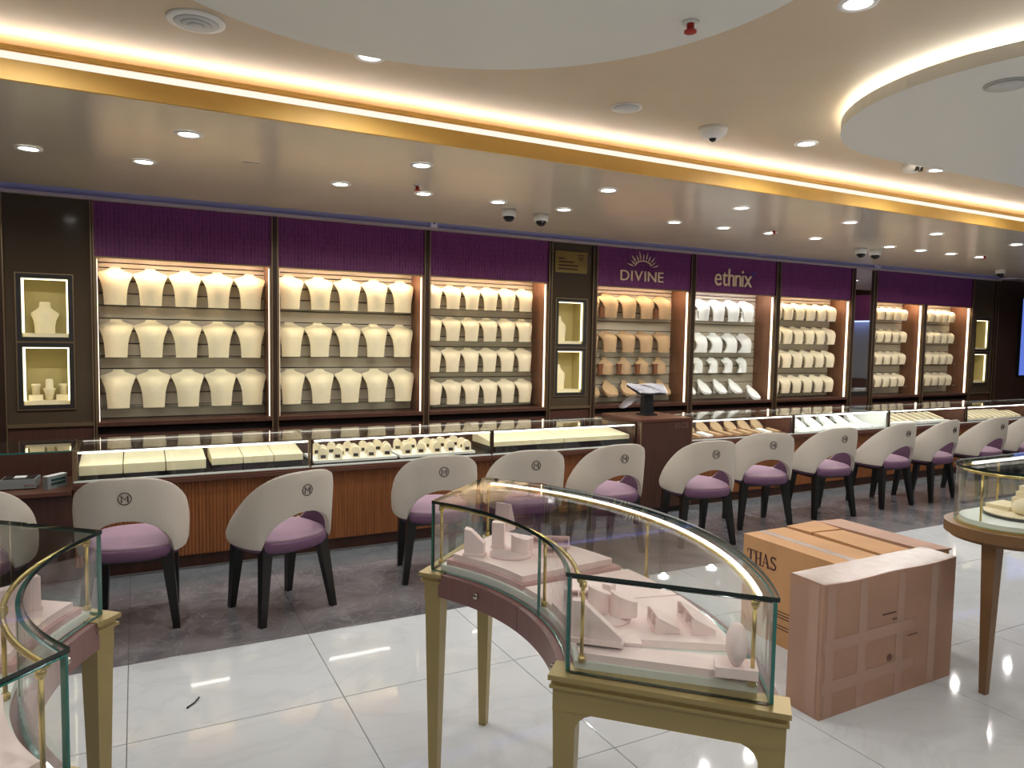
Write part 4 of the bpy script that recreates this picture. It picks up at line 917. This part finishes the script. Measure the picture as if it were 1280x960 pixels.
place(MB().box(-.05, .05, -.035, .035, 0, .05).box(-.035, .035, -.025, .025, .05, .075).box(-.022, .022, -.018, .018, .075, .1).mesh('steps', 'velvet_ivory'), 'stepped_block', 3.53, 1.76, zb+.039, 'stepped cream block behind the cushion in right table', 'right table goods', 'display block', R(10))
place(MB().box(-.05, .05, -.03, .03, 0, .02).box(-.045, .045, -.025, .025, .02, .03).mesh('pad', 'velvet_ivory'), 'flat_block', 3.58, 1.65, zb+.039, 'flat cream block at photo edge in the right table', 'right table goods', 'display block')
place(MB().box(-.07, .07, -.05, .05, 0, .012).box(-.072, .072, -.052, .052, .012, .016).mesh('pad', 'velvet_ivory'), 'flat_block', 3.47, 1.805, zb+.039, 'small raised cream shelf at back of right table', 'right table goods', 'display block')

# ------------------------------------------------------------------ cardboard boxes
o = empty('cardboard_box', (2.38, 1.876, 0), R(.8), 'tall narrow taped cardboard box standing in front', 'cardboard box')
w, d, h = .88, .162, .55; V = []
mb = MB(); ns = 12
for kk in range(ns+1):
    u = kk/ns; sagz = -.008*math.sin(math.pi*u)-.004*math.sin(3*math.pi*u)
    V.append([(w*u, 0, h+sagz), (w*u, d*.5, h+sagz*.5+.002), (w*u, d, h+.003)])
mb.grid(V, 0, True, False)
mb.grid([[(w*k2/ns, 0, 0) for k2 in range(ns+1)], [r[0] for r in V]], 0, False, False); mb.grid([[(w*k2/ns, d, 0) for k2 in range(ns+1)], [r[2] for r in V]], 0, True, False)
mb.add([(0, 0, 0), (0, d, 0), V[0][2], V[0][1], V[0][0]], [(4, 3, 2, 1, 0)]); mb.add([(w, 0, 0), (w, d, 0), V[-1][2], V[-1][1], V[-1][0]], [(0, 1, 2, 3, 4)]); mb.add([(0, 0, 0), (w, 0, 0), (w, d, 0), (0, d, 0)], [(3, 2, 1, 0)])
mb.build('carton', 'cardboard_rose', o)
for x in (.02, .22, .47, .70): MB().box(x, x+.05, -.0012, -.0003, .004, h-.012).build('tape', 'tape_clear', o)
for z in (.10, .27): MB().box(.003, .60, -.0016, -.0013, z, z+.05).build('tape', 'tape_clear', o)
MB().grid([[(p[0], p[1]+(.004 if k_ == 0 else (-.004 if k_ == 2 else 0)), p[2]+.0012) for k_, p in enumerate(r)] for r in V], 0, True, False).build('top_tape', 'tape_grey', o); MB().box(-.0012, -.0003, .02, .07, .004, h-.01).build('tape', 'tape_clear', o)
pr = MB().box(.37, .46, -.002, -.0017, .365, .372).box(.44, .47, -.002, -.0017, .335, .343).box(.55, .62, -.002, -.0017, .245, .25)
pr.tube([(.43+.015*math.cos(t*.524), -.002, .175+.015*math.sin(t*.524)) for t in range(12)], .0015, 4, closed=True).box(.424, .436, -.002, -.0017, .165, .185); pr.build('print', 'print_brown', o)
o = empty('cardboard_box', (2.80, 2.09, 0), 0, 'wide tan cardboard box printed THAS behind the narrow one', 'cardboard box')
w, d, h = .745, .62, .50; mb = MB()
mb.box(0, w, 0, d, 0, h-.006); mb.build('carton', 'cardboard_tan', o)
MB().box(0, w*.40, -.001, d+.001, h-.006, h).build('flap', 'cardboard_tan', o)
MB().add([(w*.42, 0, h-.006), (w*.72, 0, h-.006), (w*.72, d*.72, h-.006), (w*.42, d*.72, h-.006), (w*.42, 0, h+.006), (w*.72, 0, h+.002), (w*.72, d*.72, h+.002), (w*.42, d*.72, h+.012)], [(3, 2, 1, 0), (4, 5, 6, 7), (0, 1, 5, 4), (1, 2, 6, 5), (2, 3, 7, 6), (3, 0, 4, 7)]).build('flap', 'cardboard_tan', o)
MB().add([(w*.42, d*.74, h-.006), (w*.72, d*.74, h-.006), (w*.72, d, h-.006), (w*.42, d, h-.006), (w*.42, d*.74, h+.012), (w*.72, d*.74, h+.006), (w*.72, d, h+.012), (w*.42, d, h+.006)], [(3, 2, 1, 0), (4, 5, 6, 7), (0, 1, 5, 4), (1, 2, 6, 5), (2, 3, 7, 6), (3, 0, 4, 7)]).build('flap', 'cardboard_tan', o)
MB().add([(w*.74, -.01, h-.006), (w+.004, -.01, h-.006), (w+.004, d, h-.006), (w*.74, d, h-.006), (w*.74, -.01, h+.014), (w+.004, -.01, h), (w+.004, d, h), (w*.74, d, h+.008)], [(3, 2, 1, 0), (4, 5, 6, 7), (0, 1, 5, 4), (1, 2, 6, 5), (2, 3, 7, 6), (3, 0, 4, 7)]).build('flap', 'cardboard_rose', o)
MB().box(w*.395, w*.425, .002, d-.002, h-.006, h-.0045).box(w*.715, w*.745, .002, d-.002, h-.006, h-.0045).build('gap_shadow', 'cardboard_shade', o)  # dark strips: shade between the flaps put into the colour
MB().box(.1, .15, .0, d, h+.0002, h+.0008).build('tape', 'tape_grey', o)
lt = MB(); H_ = .07
def stroke(mb, pts): mb.xprism([(d-.028-p, .362+q) for p, q in pts], -.0013, -.0003)
def rect(p0, p1, q0, q1): stroke(lt, [(p0, q0), (p1, q0), (p1, q1), (p0, q1)])
rect(.018, .03, 0, H_); rect(.0, .048, H_-.005, H_); rect(.0, .004, H_-.02, H_); rect(.044, .048, H_-.02, H_); rect(.012, .036, 0, .004)
for p in (.055, .083): rect(p, p+.011, 0, H_); rect(p-.004, p+.015, 0, .004); rect(p-.004, p+.015, H_-.004, H_)
rect(.066, .083, .032, .037)
stroke(lt, [(.103, 0), (.107, 0), (.124, H_), (.120, H_)]); stroke(lt, [(.117, H_), (.126, H_), (.148, 0), (.136, 0)]); rect(.11, .137, .022, .026); rect(.098, .112, 0, .004); rect(.13, .154, 0, .004)
lt.build('lettering', 'print_dark', o)
me = text_mesh('S', .1, .0005, 'print_dark'); xsv = [v.co.x for v in me.vertices]
me.transform(Matrix.Rotation(R(-90), 4, 'Z') @ Matrix.Rotation(R(90), 4, 'X') @ Matrix.Translation((-min(xsv), 0, 0))); link('lettering', me, o, (-.0008, d-.028-.153, .362))
pr = MB()
pr.box(-.0016, -.001, .205, .21, .33, .42).box(-.0016, -.001, .14, .145, .33, .42).box(-.0016, -.001, .03, .21, .418, .42).box(-.0016, -.001, .16, .19, .365, .38).box(-.0016, -.001, .07, .12, .36, .37).box(-.0016, -.001, .09, .10, .35, .40)
for z in (.14, .155, .17, .10, .085): pr.box(-.0016, -.001, .18, .42, z, z+.004)
pr.build('print', 'print_dark', o)
# scrap on the floor
tag(MB().tube([(0, 0, .004), (.03, .03, .005), (.05, .07, .004)], .0035, 6).build('wire_scrap', 'device_dark', None, (.16, 3.05, .0005)), 'thin dark scrap of wire on the white floor', 'wire')
